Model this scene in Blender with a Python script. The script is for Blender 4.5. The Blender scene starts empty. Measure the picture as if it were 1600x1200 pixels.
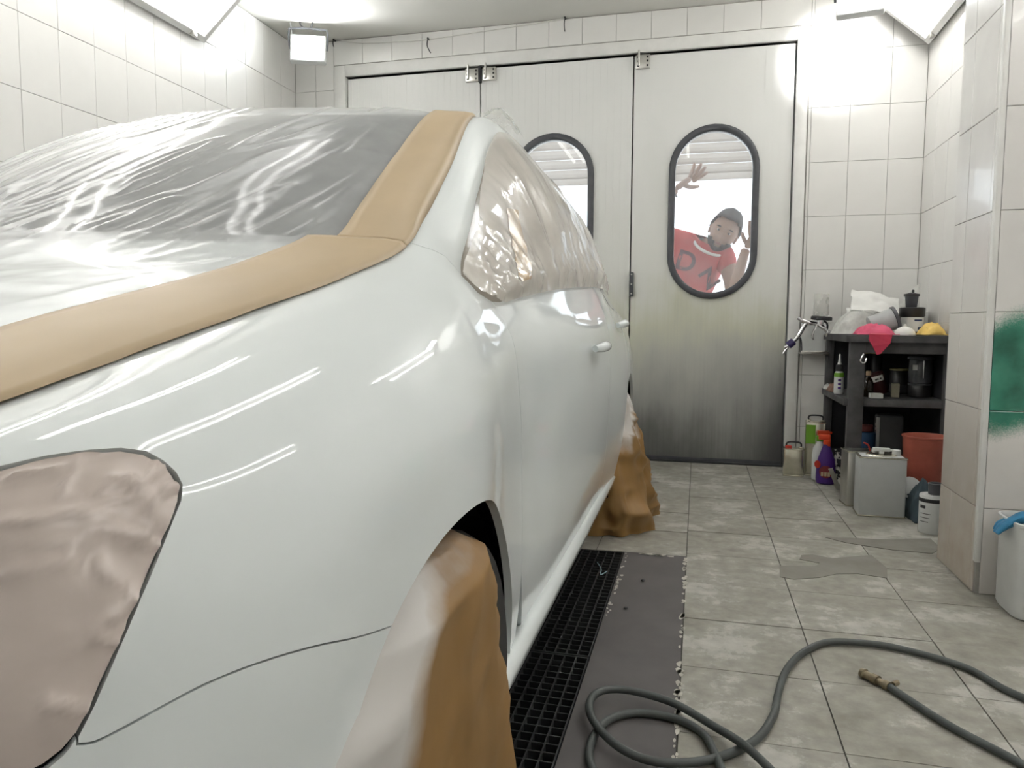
import bpy, bmesh, math, random
import numpy as np
from mathutils import Vector, Matrix
from mathutils.geometry import delaunay_2d_cdt

SC = bpy.context.scene
COL = SC.collection
R = math.radians

# ------------------------------------------------------------------ camera, world, lights, exposure
cam_data = bpy.data.cameras.new('camera')
cam_data.sensor_width = 36.0
cam_data.lens = 36.0 * 1160.0 / 1600.0
cam_data.clip_start = 0.02
camera = bpy.data.objects.new('camera', cam_data)
COL.objects.link(camera)
camera.matrix_world = (Matrix.Translation((0, 0, 0.92)) @ Matrix.Rotation(R(14.0), 4, 'Z')
                       @ Matrix.Rotation(R(90 - 4.63), 4, 'X') @ Matrix.Rotation(R(0.29), 4, 'Z'))
SC.camera = camera

world = bpy.data.worlds.new('world')
SC.world = world
world.use_nodes = True
wbg = world.node_tree.nodes['Background']
wbg.inputs[0].default_value = (0.86, 0.93, 1.0, 1)
wbg.inputs[1].default_value = 2.6

SC.view_settings.view_transform = 'Standard'
SC.view_settings.look = 'None'
SC.view_settings.gamma = 1.0
SC.view_settings.use_curve_mapping = False
SC.view_settings.exposure = 0.27
TUBE_POWER = 21.0      # fluorescent tubes
FLOOD_POWER = 60.0     # faces of the floodlights
FLOOD_SPOT = 30.0

# ------------------------------------------------------------------ helpers
def link(o, parent=None):
    COL.objects.link(o)
    if parent is not None:
        o.parent = parent
    return o

def tag(o, label=None, cat=None, group=None, kind=None):
    if label: o['label'] = label
    if cat: o['category'] = cat
    if group: o['group'] = group
    if kind: o['kind'] = kind
    return o

def thing(name, label, cat, loc=(0, 0, 0), rz=0.0, group=None):
    o = bpy.data.objects.new(name, None)
    o.empty_display_size = 0.1
    o.location = loc
    o.rotation_euler = (0, 0, rz)
    COL.objects.link(o)
    return tag(o, label, cat, group)

def mesh_obj(name, verts, faces, mat=None, parent=None, smooth=False, loc=None):
    me = bpy.data.meshes.new(name)
    me.from_pydata([tuple(map(float, v)) for v in verts], [], faces)
    if mat is not None:
        me.materials.append(mat)
    if smooth:
        me.shade_smooth()
    me.update()
    o = bpy.data.objects.new(name, me)
    if loc is not None:
        o.location = loc
    return link(o, parent)

def bm_obj(name, bm, mat=None, parent=None, smooth=False, loc=None):
    bmesh.ops.recalc_face_normals(bm, faces=bm.faces)
    me = bpy.data.meshes.new(name)
    bm.to_mesh(me)
    bm.free()
    if mat is not None:
        me.materials.append(mat)
    if smooth:
        me.shade_smooth()
        me.set_sharp_from_angle(angle=R(38))
    o = bpy.data.objects.new(name, me)
    if loc is not None:
        o.location = loc
    return link(o, parent)

def share(name, src, parent=None, loc=None, rot=None):
    o = bpy.data.objects.new(name, src.data)
    if loc is not None: o.location = loc
    if rot is not None: o.rotation_euler = rot
    return link(o, parent)

def bx(bm, x0, x1, y0, y1, z0, z1, bev=0.0, M=None):
    vs = [bm.verts.new((x, y, z)) for x in (x0, x1) for y in (y0, y1) for z in (z0, z1)]
    fs = [bm.faces.new([vs[i] for i in q]) for q in ((0, 1, 3, 2), (4, 6, 7, 5), (0, 4, 5, 1), (2, 3, 7, 6), (0, 2, 6, 4), (1, 5, 7, 3))]
    if bev > 0:
        es = list({e for f in fs for e in f.edges})
        r = bmesh.ops.bevel(bm, geom=es, offset=bev, segments=2, affect='EDGES', profile=0.5)
        vs = list({v for f in r['faces'] for v in f.verts} | {v for v in vs if v.is_valid})
    if M is not None:
        bmesh.ops.transform(bm, matrix=M, verts=[v for v in vs if v.is_valid])
    return vs

def box(name, x0, x1, y0, y1, z0, z1, mat, parent=None, bev=0.0, smooth=None):
    bm = bmesh.new()
    bx(bm, x0, x1, y0, y1, z0, z1, bev)
    return bm_obj(name, bm, mat, parent, smooth=bev > 0 if smooth is None else smooth)

def lathe_bm(bm, prof, seg=24, c=(0, 0, 0), cap=True, M=None, sx=1.0, sy=1.0, power=2.0):
    """profile = [(r, z)...]; power > 2 squares the section off"""
    rings = []
    for r, z in prof:
        ring = []
        for i in range(seg):
            a = 2 * math.pi * i / seg
            ca, sa = math.cos(a), math.sin(a)
            k = 1.0
            if power != 2.0:
                k = (abs(ca) ** power + abs(sa) ** power) ** (-1.0 / power)
            p = Vector((c[0] + r * k * ca * sx, c[1] + r * k * sa * sy, c[2] + z))
            if M is not None: p = M @ p
            ring.append(bm.verts.new(p))
        rings.append(ring)
    for a, b in zip(rings[:-1], rings[1:]):
        for i in range(seg):
            j = (i + 1) % seg
            bm.faces.new((a[i], a[j], b[j], b[i]))
    if cap:
        if prof[0][0] > 1e-6: bm.faces.new(list(reversed(rings[0])))
        if prof[-1][0] > 1e-6: bm.faces.new(rings[-1])
    return rings

def lathe(name, prof, mat, parent=None, seg=24, c=(0, 0, 0), cap=True, M=None, sx=1.0, sy=1.0, power=2.0):
    bm = bmesh.new()
    lathe_bm(bm, prof, seg, c, cap, M, sx, sy, power)
    return bm_obj(name, bm, mat, parent, smooth=True)

def tube_bm(bm, pts, rad, seg=10, closed=False, cap=True):
    pts = [Vector(p) for p in pts]
    n = len(pts)
    rads = rad if isinstance(rad, (list, tuple)) else [rad] * n
    rings = []
    up = Vector((0, 0, 1))
    prev = None
    for i, p in enumerate(pts):
        if closed:
            t = pts[(i + 1) % n] - pts[i - 1]
        else:
            t = pts[min(i + 1, n - 1)] - pts[max(i - 1, 0)]
        t.normalize()
        if prev is None:
            a = up if abs(t.dot(up)) < 0.95 else Vector((1, 0, 0))
            x = t.cross(a).normalized()
        else:
            x = (prev - t * prev.dot(t)).normalized()
        prev = x
        y = t.cross(x)
        rings.append([bm.verts.new(p + (x * math.cos(2 * math.pi * k / seg) + y * math.sin(2 * math.pi * k / seg)) * rads[i]) for k in range(seg)])
    pairs = list(zip(rings[:-1], rings[1:]))
    if closed: pairs.append((rings[-1], rings[0]))
    for a, b in pairs:
        for k in range(seg):
            j = (k + 1) % seg
            bm.faces.new((a[k], a[j], b[j], b[k]))
    if cap and not closed:
        bm.faces.new(list(reversed(rings[0])))
        bm.faces.new(rings[-1])

def tube(name, pts, rad, mat, parent=None, seg=10, closed=False):
    bm = bmesh.new()
    tube_bm(bm, pts, rad, seg, closed)
    return bm_obj(name, bm, mat, parent, smooth=True)

def smooth_path(pts, n=12):
    """Catmull-Rom through the points"""
    P = [Vector(p) for p in pts]
    out = []
    for i in range(len(P) - 1):
        p0 = P[max(i - 1, 0)]; p1 = P[i]; p2 = P[i + 1]; p3 = P[min(i + 2, len(P) - 1)]
        for k in range(n):
            t = k / n
            out.append(0.5 * ((2 * p1) + (p2 - p0) * t + (2 * p0 - 5 * p1 + 4 * p2 - p3) * t * t + (3 * p1 - p0 - 3 * p2 + p3) * t ** 3))
    out.append(P[-1])
    return out

def grid_obj(name, P, mat, parent=None, smooth=True, thick=0.0):
    """P[n, m, 3] -> grid mesh"""
    n, m = P.shape[:2]
    V = P.reshape(-1, 3)
    F = [(i * m + j, i * m + j + 1, (i + 1) * m + j + 1, (i + 1) * m + j) for i in range(n - 1) for j in range(m - 1)]
    o = mesh_obj(name, V, F, mat, parent, smooth)
    if thick:
        md = o.modifiers.new('thickness', 'SOLIDIFY')
        md.thickness = thick
        md.offset = -1
    return o

# value noise on numpy arrays
_rs = np.random.RandomState(7)
_tab = _rs.rand(256, 256)
def vnoise(x, y):
    x = np.asarray(x, float); y = np.asarray(y, float)
    xi = np.floor(x).astype(int); yi = np.floor(y).astype(int)
    fx = x - xi; fy = y - yi
    fx = fx * fx * (3 - 2 * fx); fy = fy * fy * (3 - 2 * fy)
    g = lambda a, b: _tab[a % 256, b % 256]
    return (g(xi, yi) * (1 - fx) + g(xi + 1, yi) * fx) * (1 - fy) + (g(xi, yi + 1) * (1 - fx) + g(xi + 1, yi + 1) * fx) * fy
def ridge(x, y):
    return 1.0 - np.abs(2 * vnoise(x, y) - 1)

# ------------------------------------------------------------------ materials
def new_mat(name):
    m = bpy.data.materials.new(name)
    m.use_nodes = True
    nt = m.node_tree
    return m, nt, nt.nodes['Principled BSDF'], nt.nodes['Material Output']

def N(nt, typ, **kw):
    n = nt.nodes.new(typ)
    for k, v in kw.items():
        if k.startswith('i_'):
            n.inputs[k[2:].replace('_', ' ')].default_value = v
        else:
            setattr(n, k, v)
    return n

def noise_tex(nt, scale, detail=4.0, rough=0.55, stretch=None, coord='Object'):
    tc = N(nt, 'ShaderNodeTexCoord')
    mp = N(nt, 'ShaderNodeMapping')
    if stretch: mp.inputs['Scale'].default_value = stretch
    nt.links.new(tc.outputs[coord], mp.inputs['Vector'])
    no = N(nt, 'ShaderNodeTexNoise')
    no.inputs['Scale'].default_value = scale
    no.inputs['Detail'].default_value = detail
    no.inputs['Roughness'].default_value = rough
    nt.links.new(mp.outputs[0], no.inputs['Vector'])
    return no

def ramp(nt, src, stops):
    r = N(nt, 'ShaderNodeValToRGB')
    el = r.color_ramp.elements
    while len(el) > 1: el.remove(el[0])
    el[0].position = stops[0][0]; el[0].color = tuple(stops[0][1]) + (1,)
    for p, c in stops[1:]:
        e = el.new(p); e.color = tuple(c) + (1,)
    nt.links.new(src, r.inputs[0])
    return r

def g3(v): return (v, v, v)

def mat(name, col, rough=0.5, metal=0.0, var=0.12, scale=14.0, bump=0.0, bscale=60.0, coat=0.0, spec=0.5, stretch=None, coord='Object'):
    m, nt, b, out = new_mat(name)
    c = np.array(col[:3])
    if var > 0:
        no = noise_tex(nt, scale, stretch=stretch, coord=coord)
        r = ramp(nt, no.outputs[0], [(0.3, np.clip(c * (1 - var), 0, 1)), (0.7, np.clip(c * (1 + var * 0.6), 0, 1))])
        nt.links.new(r.outputs[0], b.inputs['Base Color'])
    else:
        b.inputs['Base Color'].default_value = (*c, 1)
    b.inputs['Roughness'].default_value = rough
    b.inputs['Metallic'].default_value = metal
    b.inputs['Coat Weight'].default_value = coat
    b.inputs['Coat Roughness'].default_value = 0.03
    b.inputs['Specular IOR Level'].default_value = spec
    if bump > 0:
        nb = noise_tex(nt, bscale, stretch=stretch, coord=coord)
        bp = N(nt, 'ShaderNodeBump')
        bp.inputs['Strength'].default_value = bump
        bp.inputs['Distance'].default_value = 0.003
        nt.links.new(nb.outputs[0], bp.inputs['Height'])
        nt.links.new(bp.outputs[0], b.inputs['Normal'])
    return m

def emit_mat(name, col, strength):
    m, nt, b, out = new_mat(name)
    b.inputs['Base Color'].default_value = (0.9, 0.9, 0.9, 1)
    b.inputs['Emission Color'].default_value = (*col, 1)
    b.inputs['Emission Strength'].default_value = strength
    return m

def front_fresnel(nt, ior=1.45):
    """mirror share of a thin clear sheet: only its outer face reflects"""
    fr = N(nt, 'ShaderNodeFresnel'); fr.inputs['IOR'].default_value = ior
    ge = N(nt, 'ShaderNodeNewGeometry')
    iv = N(nt, 'ShaderNodeMath', operation='SUBTRACT'); iv.inputs[0].default_value = 1.0
    nt.links.new(ge.outputs['Backfacing'], iv.inputs[1])
    mu = N(nt, 'ShaderNodeMath', operation='MULTIPLY')
    nt.links.new(fr.outputs[0], mu.inputs[0]); nt.links.new(iv.outputs[0], mu.inputs[1])
    return mu.outputs[0]

def film_mat(name, col, body, rough, var=0.25, scale=6.0, ior=1.45, stretch=None):
    """thin plastic sheet: 'body' = how much of it is milky, the rest clear"""
    m, nt, b, out = new_mat(name)
    b.inputs['Base Color'].default_value = (*col, 1)
    b.inputs['Roughness'].default_value = rough
    b.inputs['Specular IOR Level'].default_value = 0.7 if ior > 1.3 else 0.25
    b.inputs['Transmission Weight'].default_value = 0.0
    tr = N(nt, 'ShaderNodeBsdfTransparent')
    tl = N(nt, 'ShaderNodeBsdfTranslucent')
    tl.inputs[0].default_value = (*col, 1)
    mix0 = N(nt, 'ShaderNodeMixShader'); mix0.inputs[0].default_value = 0.25
    nt.links.new(b.outputs[0], mix0.inputs[1]); nt.links.new(tl.outputs[0], mix0.inputs[2])
    no = noise_tex(nt, scale, detail=5, stretch=stretch)
    mr = N(nt, 'ShaderNodeMapRange')
    mr.inputs['From Min'].default_value = 0.3; mr.inputs['From Max'].default_value = 0.7
    mr.inputs['To Min'].default_value = max(0, body - var); mr.inputs['To Max'].default_value = min(1, body + var)
    nt.links.new(no.outputs[0], mr.inputs[0])
    mix = N(nt, 'ShaderNodeMixShader')
    nt.links.new(mr.outputs[0], mix.inputs[0])
    nt.links.new(tr.outputs[0], mix.inputs[1]); nt.links.new(mix0.outputs[0], mix.inputs[2])
    # a clear glossy skin over everything
    gl = N(nt, 'ShaderNodeBsdfGlossy'); gl.inputs['Roughness'].default_value = rough * 0.6
    fr = front_fresnel(nt, ior)
    mix2 = N(nt, 'ShaderNodeMixShader')
    nt.links.new(fr, mix2.inputs[0]); nt.links.new(mix.outputs[0], mix2.inputs[1]); nt.links.new(gl.outputs[0], mix2.inputs[2])
    nt.links.new(mix2.outputs[0], out.inputs[0])
    return m

M = {}
M['wall_tile'] = mat('glazed_white_tile', (0.80, 0.79, 0.765), 0.22, var=0.04, scale=3, coat=0.3)
M['grout'] = mat('wall_grout', (0.40, 0.385, 0.36), 0.9, var=0.2)
M['plaster'] = mat('white_ceiling', (0.80, 0.79, 0.74), 0.6, var=0.04, scale=2)
M['frame'] = mat('white_door_frame', (0.78, 0.775, 0.75), 0.4, var=0.05)
M['black'] = mat('black_rubber', (0.03, 0.03, 0.033), 0.55, var=0.2)
M['gasket'] = mat('grey_black_gasket', (0.075, 0.078, 0.088), 0.45, var=0.2)
M['dark'] = mat('underbody_and_gap_black', (0.006, 0.006, 0.006), 0.95, var=0.2, spec=0.03)  # also on the sheets that paint shade into panel and headlight gaps
M['steel'] = mat('brushed_steel', (0.62, 0.61, 0.58), 0.28, 1.0, var=0.1, stretch=(1, 1, 0.1))
M['tin'] = mat('pale_tinplate', (0.70, 0.67, 0.56), 0.22, 0.9, var=0.12)
M['chrome'] = mat('chrome', (0.8, 0.8, 0.82), 0.12, 1.0, var=0.05)
M['grate'] = mat('black_steel_grating', (0.035, 0.037, 0.038), 0.5, 0.3, var=0.35, scale=25)
M['hose'] = mat('dark_grey_green_hose', (0.075, 0.085, 0.082), 0.5, var=0.2, bump=0.2)
M['bench'] = mat('paint_stained_dark_bench', (0.085, 0.083, 0.085), 0.7, var=0.45, scale=9, bump=0.2)
M['bench_dark'] = mat('bench_back_board', (0.018, 0.018, 0.022), 0.8, var=0.3)
M['white_plastic'] = mat('white_plastic', (0.72, 0.73, 0.72), 0.4, var=0.05)
M['white_paper'] = mat('white_paper', (0.8, 0.8, 0.77), 0.7, var=0.06)
M['paint'] = mat('fresh_white_car_paint', (0.79, 0.835, 0.838), 0.6, var=0.0, coat=1.0, spec=0.2)
M['win'] = mat('dark_car_glass', (0.045, 0.05, 0.055), 0.06, var=0.1, spec=0.6)
M['win2'] = mat('beige_side_glass', (0.42, 0.38, 0.33), 0.15, var=0.25, scale=4)  # opaque beige glass under the side film

# floor tiles: worn, pale patches over grey
def floor_mat():
    m, nt, b, out = new_mat('worn_cement_tile')
    n1 = noise_tex(nt, 3.2, 8, 0.65, coord='Generated')
    tc = N(nt, 'ShaderNodeTexCoord')
    geo = N(nt, 'ShaderNodeNewGeometry')
    n1 = N(nt, 'ShaderNodeTexNoise'); n1.inputs['Scale'].default_value = 3.6; n1.inputs['Detail'].default_value = 11; n1.inputs['Roughness'].default_value = 0.72
    nt.links.new(geo.outputs['Position'], n1.inputs['Vector'])
    n2 = N(nt, 'ShaderNodeTexNoise'); n2.inputs['Scale'].default_value = 22; n2.inputs['Detail'].default_value = 6
    nt.links.new(geo.outputs['Position'], n2.inputs['Vector'])
    r1 = ramp(nt, n1.outputs[0], [(0.30, (0.235, 0.222, 0.185)), (0.44, (0.315, 0.302, 0.258)), (0.535, (0.36, 0.348, 0.305)), (0.565, (0.46, 0.448, 0.405)), (0.70, (0.54, 0.53, 0.49))])
    r2 = ramp(nt, n2.outputs[0], [(0.3, g3(0.8)), (0.6, g3(1.0)), (0.75, g3(1.08))])
    mx = N(nt, 'ShaderNodeMix', data_type='RGBA', blend_type='MULTIPLY')
    mx.inputs[0].default_value = 1.0
    nt.links.new(r1.outputs[0], mx.inputs[6]); nt.links.new(r2.outputs[0], mx.inputs[7])
    nt.links.new(mx.outputs[2], b.inputs['Base Color'])
    b.inputs['Roughness'].default_value = 0.55
    bp = N(nt, 'ShaderNodeBump'); bp.inputs['Strength'].default_value = 0.15; bp.inputs['Distance'].default_value = 0.002
    nt.links.new(n2.outputs[0], bp.inputs['Height']); nt.links.new(bp.outputs[0], b.inputs['Normal'])
    return m
M['floor'] = floor_mat()
M['joint'] = mat('dark_floor_joint', (0.10, 0.095, 0.085), 0.9, var=0.3)
M['strip'] = mat('dark_grey_floor_plate', (0.108, 0.099, 0.097), 0.55, var=0.14, scale=7, coord='Object')
M['worn'] = mat('bare_grey_cement', (0.24, 0.23, 0.20), 0.7, var=0.15, scale=10)
M['flake'] = mat('pale_paint_flakes', (0.55, 0.53, 0.47), 0.7, var=0.15, scale=20)

def door_mat():
    """off-white ribbed steel; grime rises from the bottom and from the right edge, yellowish tide mark"""
    m, nt, b, out = new_mat('grimy_white_door_steel')
    geo = N(nt, 'ShaderNodeNewGeometry')
    sep = N(nt, 'ShaderNodeSeparateXYZ'); nt.links.new(geo.outputs['Position'], sep.inputs[0])
    mp = N(nt, 'ShaderNodeMapping'); mp.inputs['Scale'].default_value = (1, 1, 0.5)
    nt.links.new(geo.outputs['Position'], mp.inputs[0])
    n1 = N(nt, 'ShaderNodeTexNoise'); n1.inputs['Scale'].default_value = 3.0; n1.inputs['Detail'].default_value = 7
    nt.links.new(mp.outputs[0], n1.inputs['Vector'])
    mp2 = N(nt, 'ShaderNodeMapping'); mp2.inputs['Scale'].default_value = (70, 1, 1.2)
    nt.links.new(geo.outputs['Position'], mp2.inputs[0])
    n2 = N(nt, 'ShaderNodeTexNoise'); n2.inputs['Scale'].default_value = 1.0; n2.inputs['Detail'].default_value = 4
    nt.links.new(mp2.outputs[0], n2.inputs['Vector'])
    def math_(op, a, bb):
        n = N(nt, 'ShaderNodeMath', operation=op)
        for k, v in enumerate((a, bb)):
            if isinstance(v, (int, float)): n.inputs[k].default_value = v
            else: nt.links.new(v, n.inputs[k])
        return n.outputs[0]
    zz = math_('ADD', sep.outputs['Z'], math_('MULTIPLY', math_('SUBTRACT', n1.outputs[0], 0.5), 0.9))
    zz = math_('ADD', zz, math_('MULTIPLY', math_('SUBTRACT', n2.outputs[0], 0.5), 0.16))
    mr = N(nt, 'ShaderNodeMapRange'); mr.inputs['From Min'].default_value = 0.0; mr.inputs['From Max'].default_value = 3.0
    nt.links.new(zz, mr.inputs[0])
    r = ramp(nt, mr.outputs[0], [(0.0, (0.13, 0.13, 0.125)), (0.05, (0.20, 0.20, 0.19)), (0.13, (0.36, 0.36, 0.345)), (0.24, (0.50, 0.50, 0.46)), (0.31, (0.60, 0.60, 0.49)), (0.40, (0.73, 0.73, 0.69)), (0.7, (0.82, 0.82, 0.80))])
    # grime on the right edge of the right door
    ex = N(nt, 'ShaderNodeMapRange'); ex.inputs['From Min'].default_value = 0.38; ex.inputs['From Max'].default_value = 0.56
    nt.links.new(sep.outputs['X'], ex.inputs[0])
    ez = N(nt, 'ShaderNodeMapRange'); ez.inputs['From Min'].default_value = 1.0; ez.inputs['From Max'].default_value = 0.35
    nt.links.new(zz, ez.inputs[0])
    dirt = math_('MULTIPLY', math_('MULTIPLY', ex.outputs[0], ez.outputs[0]), 0.85)
    # vertical black runs
    runs = ramp(nt, n2.outputs[0], [(0.0, g3(1)), (0.24, g3(1)), (0.30, g3(0))])
    lo = N(nt, 'ShaderNodeMapRange'); lo.inputs['From Min'].default_value = 1.25; lo.inputs['From Max'].default_value = 0.7
    nt.links.new(sep.outputs['Z'], lo.inputs[0])
    dirt2 = math_('MULTIPLY', math_('MULTIPLY', runs.outputs[0], lo.outputs[0]), 0.6)
    dirt = math_('MAXIMUM', dirt, dirt2)
    mx = N(nt, 'ShaderNodeMix', data_type='RGBA')
    nt.links.new(dirt, mx.inputs[0]); nt.links.new(r.outputs[0], mx.inputs[6]); mx.inputs[7].default_value = (0.05, 0.05, 0.055, 1)
    nt.links.new(mx.outputs[2], b.inputs['Base Color'])
    b.inputs['Roughness'].default_value = 0.38
    b.inputs['Metallic'].default_value = 0.0
    return m
M['door'] = door_mat()

def pillar_mat():
    """white tile with a cloud of green spray paint on the face towards the room's front"""
    m, nt, b, out = new_mat('tile_with_green_spray')
    geo = N(nt, 'ShaderNodeNewGeometry')
    sep = N(nt, 'ShaderNodeSeparateXYZ'); nt.links.new(geo.outputs['Position'], sep.inputs[0])
    n1 = N(nt, 'ShaderNodeTexNoise'); n1.inputs['Scale'].default_value = 9; n1.inputs['Detail'].default_value = 5
    nt.links.new(geo.outputs['Position'], n1.inputs['Vector'])
    n2 = N(nt, 'ShaderNodeTexNoise'); n2.inputs['Scale'].default_value = 260; n2.inputs['Detail'].default_value = 2
    nt.links.new(geo.outputs['Position'], n2.inputs['Vector'])
    def math_(op, a, bb):
        n = N(nt, 'ShaderNodeMath', operation=op)
        for k, v in enumerate((a, bb)):
            if isinstance(v, (int, float)): n.inputs[k].default_value = v
            else: nt.links.new(v, n.inputs[k])
        return n.outputs[0]
    dx = math_('DIVIDE', math_('SUBTRACT', sep.outputs['X'], 1.05), 0.155)
    dz = math_('DIVIDE', math_('SUBTRACT', math_('ADD', sep.outputs['Z'], math_('MULTIPLY', sep.outputs['X'], -0.35)), 0.405), 0.20)
    d = math_('ADD', math_('POWER', math_('ABSOLUTE', dx, 0), 2.6), math_('POWER', math_('ABSOLUTE', dz, 0), 2.6))
    d = math_('ADD', d, math_('MULTIPLY', math_('SUBTRACT', n1.outputs[0], 0.5), 0.9))
    d = math_('ADD', d, math_('MULTIPLY', math_('SUBTRACT', n2.outputs[0], 0.5), 0.7))
    mr = N(nt, 'ShaderNodeMapRange'); mr.interpolation_type = 'SMOOTHSTEP'
    mr.inputs['From Min'].default_value = 1.55; mr.inputs['From Max'].default_value = 0.55
    nt.links.new(d, mr.inputs[0])
    fy = N(nt, 'ShaderNodeMapRange'); fy.inputs['From Min'].default_value = 2.826; fy.inputs['From Max'].default_value = 2.816
    nt.links.new(sep.outputs['Y'], fy.inputs[0])
    fac = math_('MULTIPLY', mr.outputs[0], fy.outputs[0])
    base0 = ramp(nt, n1.outputs[0], [(0.3, (0.74, 0.72, 0.70)), (0.7, (0.79, 0.775, 0.75))])
    lowz = N(nt, 'ShaderNodeMapRange'); lowz.inputs['From Min'].default_value = 1.1; lowz.inputs['From Max'].default_value = 0.0
    nt.links.new(sep.outputs['Z'], lowz.inputs[0])
    inner = N(nt, 'ShaderNodeMapRange'); inner.inputs['From Min'].default_value = 2.82; inner.inputs['From Max'].default_value = 2.84
    inner.inputs['To Min'].default_value = 0.25
    nt.links.new(sep.outputs['Y'], inner.inputs[0])
    grime = math_('MULTIPLY', math_('MULTIPLY', lowz.outputs[0], inner.outputs[0]), math_('ADD', n1.outputs[0], 0.35))
    base = N(nt, 'ShaderNodeMix', data_type='RGBA')
    nt.links.new(grime, base.inputs[0]); nt.links.new(base0.outputs[0], base.inputs[6]); base.inputs[7].default_value = (0.50, 0.42, 0.34, 1)
    gr = ramp(nt, n1.outputs[0], [(0.3, (0.015, 0.11, 0.07)), (0.65, (0.045, 0.26, 0.175))])
    mx = N(nt, 'ShaderNodeMix', data_type='RGBA')
    nt.links.new(fac, mx.inputs[0]); nt.links.new(base.outputs[2], mx.inputs[6]); nt.links.new(gr.outputs[0], mx.inputs[7])
    nt.links.new(mx.outputs[2], b.inputs['Base Color'])
    b.inputs['Roughness'].default_value = 0.2
    b.inputs['Coat Weight'].default_value = 0.3
    return m
M['pillar_tile'] = pillar_mat()

def kraft_mat(name, kraft, white, amount, rough=0.55, by='x'):
    """brown masking paper with dried white overspray on the side the gun reached"""
    m, nt, b, out = new_mat(name)
    geo = N(nt, 'ShaderNodeNewGeometry')
    tc = N(nt, 'ShaderNodeTexCoord')
    at = N(nt, 'ShaderNodeAttribute', attribute_name='overspray')
    n1 = noise_tex(nt, 9, 6)
    ad = N(nt, 'ShaderNodeMath', operation='ADD'); nt.links.new(at.outputs['Fac'], ad.inputs[0])
    ml = N(nt, 'ShaderNodeMath', operation='MULTIPLY_ADD'); nt.links.new(n1.outputs[0], ml.inputs[0]); ml.inputs[1].default_value = 0.5; ml.inputs[2].default_value = -0.25 + amount
    nt.links.new(ml.outputs[0], ad.inputs[1])
    k = np.array(kraft); w = np.array(white)
    n2 = noise_tex(nt, 5, 5, stretch=(1, 1, 0.35))
    kr = ramp(nt, n2.outputs[0], [(0.3, k * 0.8), (0.7, np.clip(k * 1.12, 0, 1))])
    fr = ramp(nt, ad.outputs[0], [(0.35, g3(0)), (0.75, g3(1))])
    mx = N(nt, 'ShaderNodeMix', data_type='RGBA')
    nt.links.new(fr.outputs[0], mx.inputs[0]); nt.links.new(kr.outputs[0], mx.inputs[6]); mx.inputs[7].default_value = (*w, 1)
    nt.links.new(mx.outputs[2], b.inputs['Base Color'])
    b.inputs['Roughness'].default_value = rough
    return m
M['kraft'] = kraft_mat('brown_masking_paper', (0.27, 0.15, 0.045), (0.60, 0.575, 0.55), 0.0)
M['tape'] = mat('tan_masking_paper_strip', (0.50, 0.385, 0.245), 0.45, var=0.12, scale=5, stretch=(1, 0.4, 1))
M['tape_lamp'] = mat('translucent_pinkish_masking_paper', (0.60, 0.52, 0.475), 0.26, var=0.12, scale=4, stretch=(1, 1, 3))
M['film'] = film_mat('milky_masking_film', (0.78, 0.80, 0.80), 0.50, 0.34, var=0.08, scale=4, ior=1.2)
M['film_clear'] = film_mat('crinkled_clear_film', (0.84, 0.80, 0.74), 0.66, 0.08, var=0.12, scale=5)
def glass_mat(name, tint, haze, rough=0.02):
    m, nt, b, out = new_mat(name)
    tr = N(nt, 'ShaderNodeBsdfTransparent'); tr.inputs[0].default_value = (*tint, 1)
    df = N(nt, 'ShaderNodeBsdfDiffuse'); df.inputs[0].default_value = (0.8, 0.8, 0.8, 1)
    tl = N(nt, 'ShaderNodeBsdfTranslucent'); tl.inputs[0].default_value = (0.8, 0.8, 0.8, 1)
    ad = N(nt, 'ShaderNodeMixShader'); ad.inputs[0].default_value = 0.5
    nt.links.new(df.outputs[0], ad.inputs[1]); nt.links.new(tl.outputs[0], ad.inputs[2])
    no = noise_tex(nt, 7, 4)
    mr = N(nt, 'ShaderNodeMapRange'); mr.inputs['From Min'].default_value = 0.3; mr.inputs['From Max'].default_value = 0.75
    mr.inputs['To Min'].default_value = haze * 0.7; mr.inputs['To Max'].default_value = haze * 1.3
    nt.links.new(no.outputs[0], mr.inputs[0])
    mx = N(nt, 'ShaderNodeMixShader'); nt.links.new(mr.outputs[0], mx.inputs[0])
    nt.links.new(tr.outputs[0], mx.inputs[1]); nt.links.new(ad.outputs[0], mx.inputs[2])
    gl = N(nt, 'ShaderNodeBsdfGlossy'); gl.inputs['Roughness'].default_value = rough
    fr = front_fresnel(nt)
    mx2 = N(nt, 'ShaderNodeMixShader'); nt.links.new(fr, mx2.inputs[0])
    nt.links.new(mx.outputs[0], mx2.inputs[1]); nt.links.new(gl.outputs[0], mx2.inputs[2])
    nt.links.new(mx2.outputs[0], out.inputs[0])
    return m
M['pane'] = glass_mat('glare_haze_window_glass', (0.97, 0.98, 0.98), 0.17)  # dirty glass; extra milkiness stands in for glare from outside
M['clear'] = glass_mat('clear_plastic', (0.93, 0.93, 0.9), 0.18, 0.1)
M['tube_soft'] = emit_mat('added_ceiling_tube', (1.0, 0.99, 0.965), TUBE_POWER * .45)  # tubes of the added ceiling lights
M['tube'] = emit_mat('lit_fluorescent_tube', (1.0, 0.99, 0.965), TUBE_POWER)
M['flood'] = emit_mat('lit_floodlight_face', (0.95, 0.98, 1.0), FLOOD_POWER)

# ================================================================== THE SETTING
YB = 5.054; XL = -2.91; XR = 1.30; ZC = 2.95; YF = -2.6
DX0, DX1, DZ = -2.507, 0.560, 2.685

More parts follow.
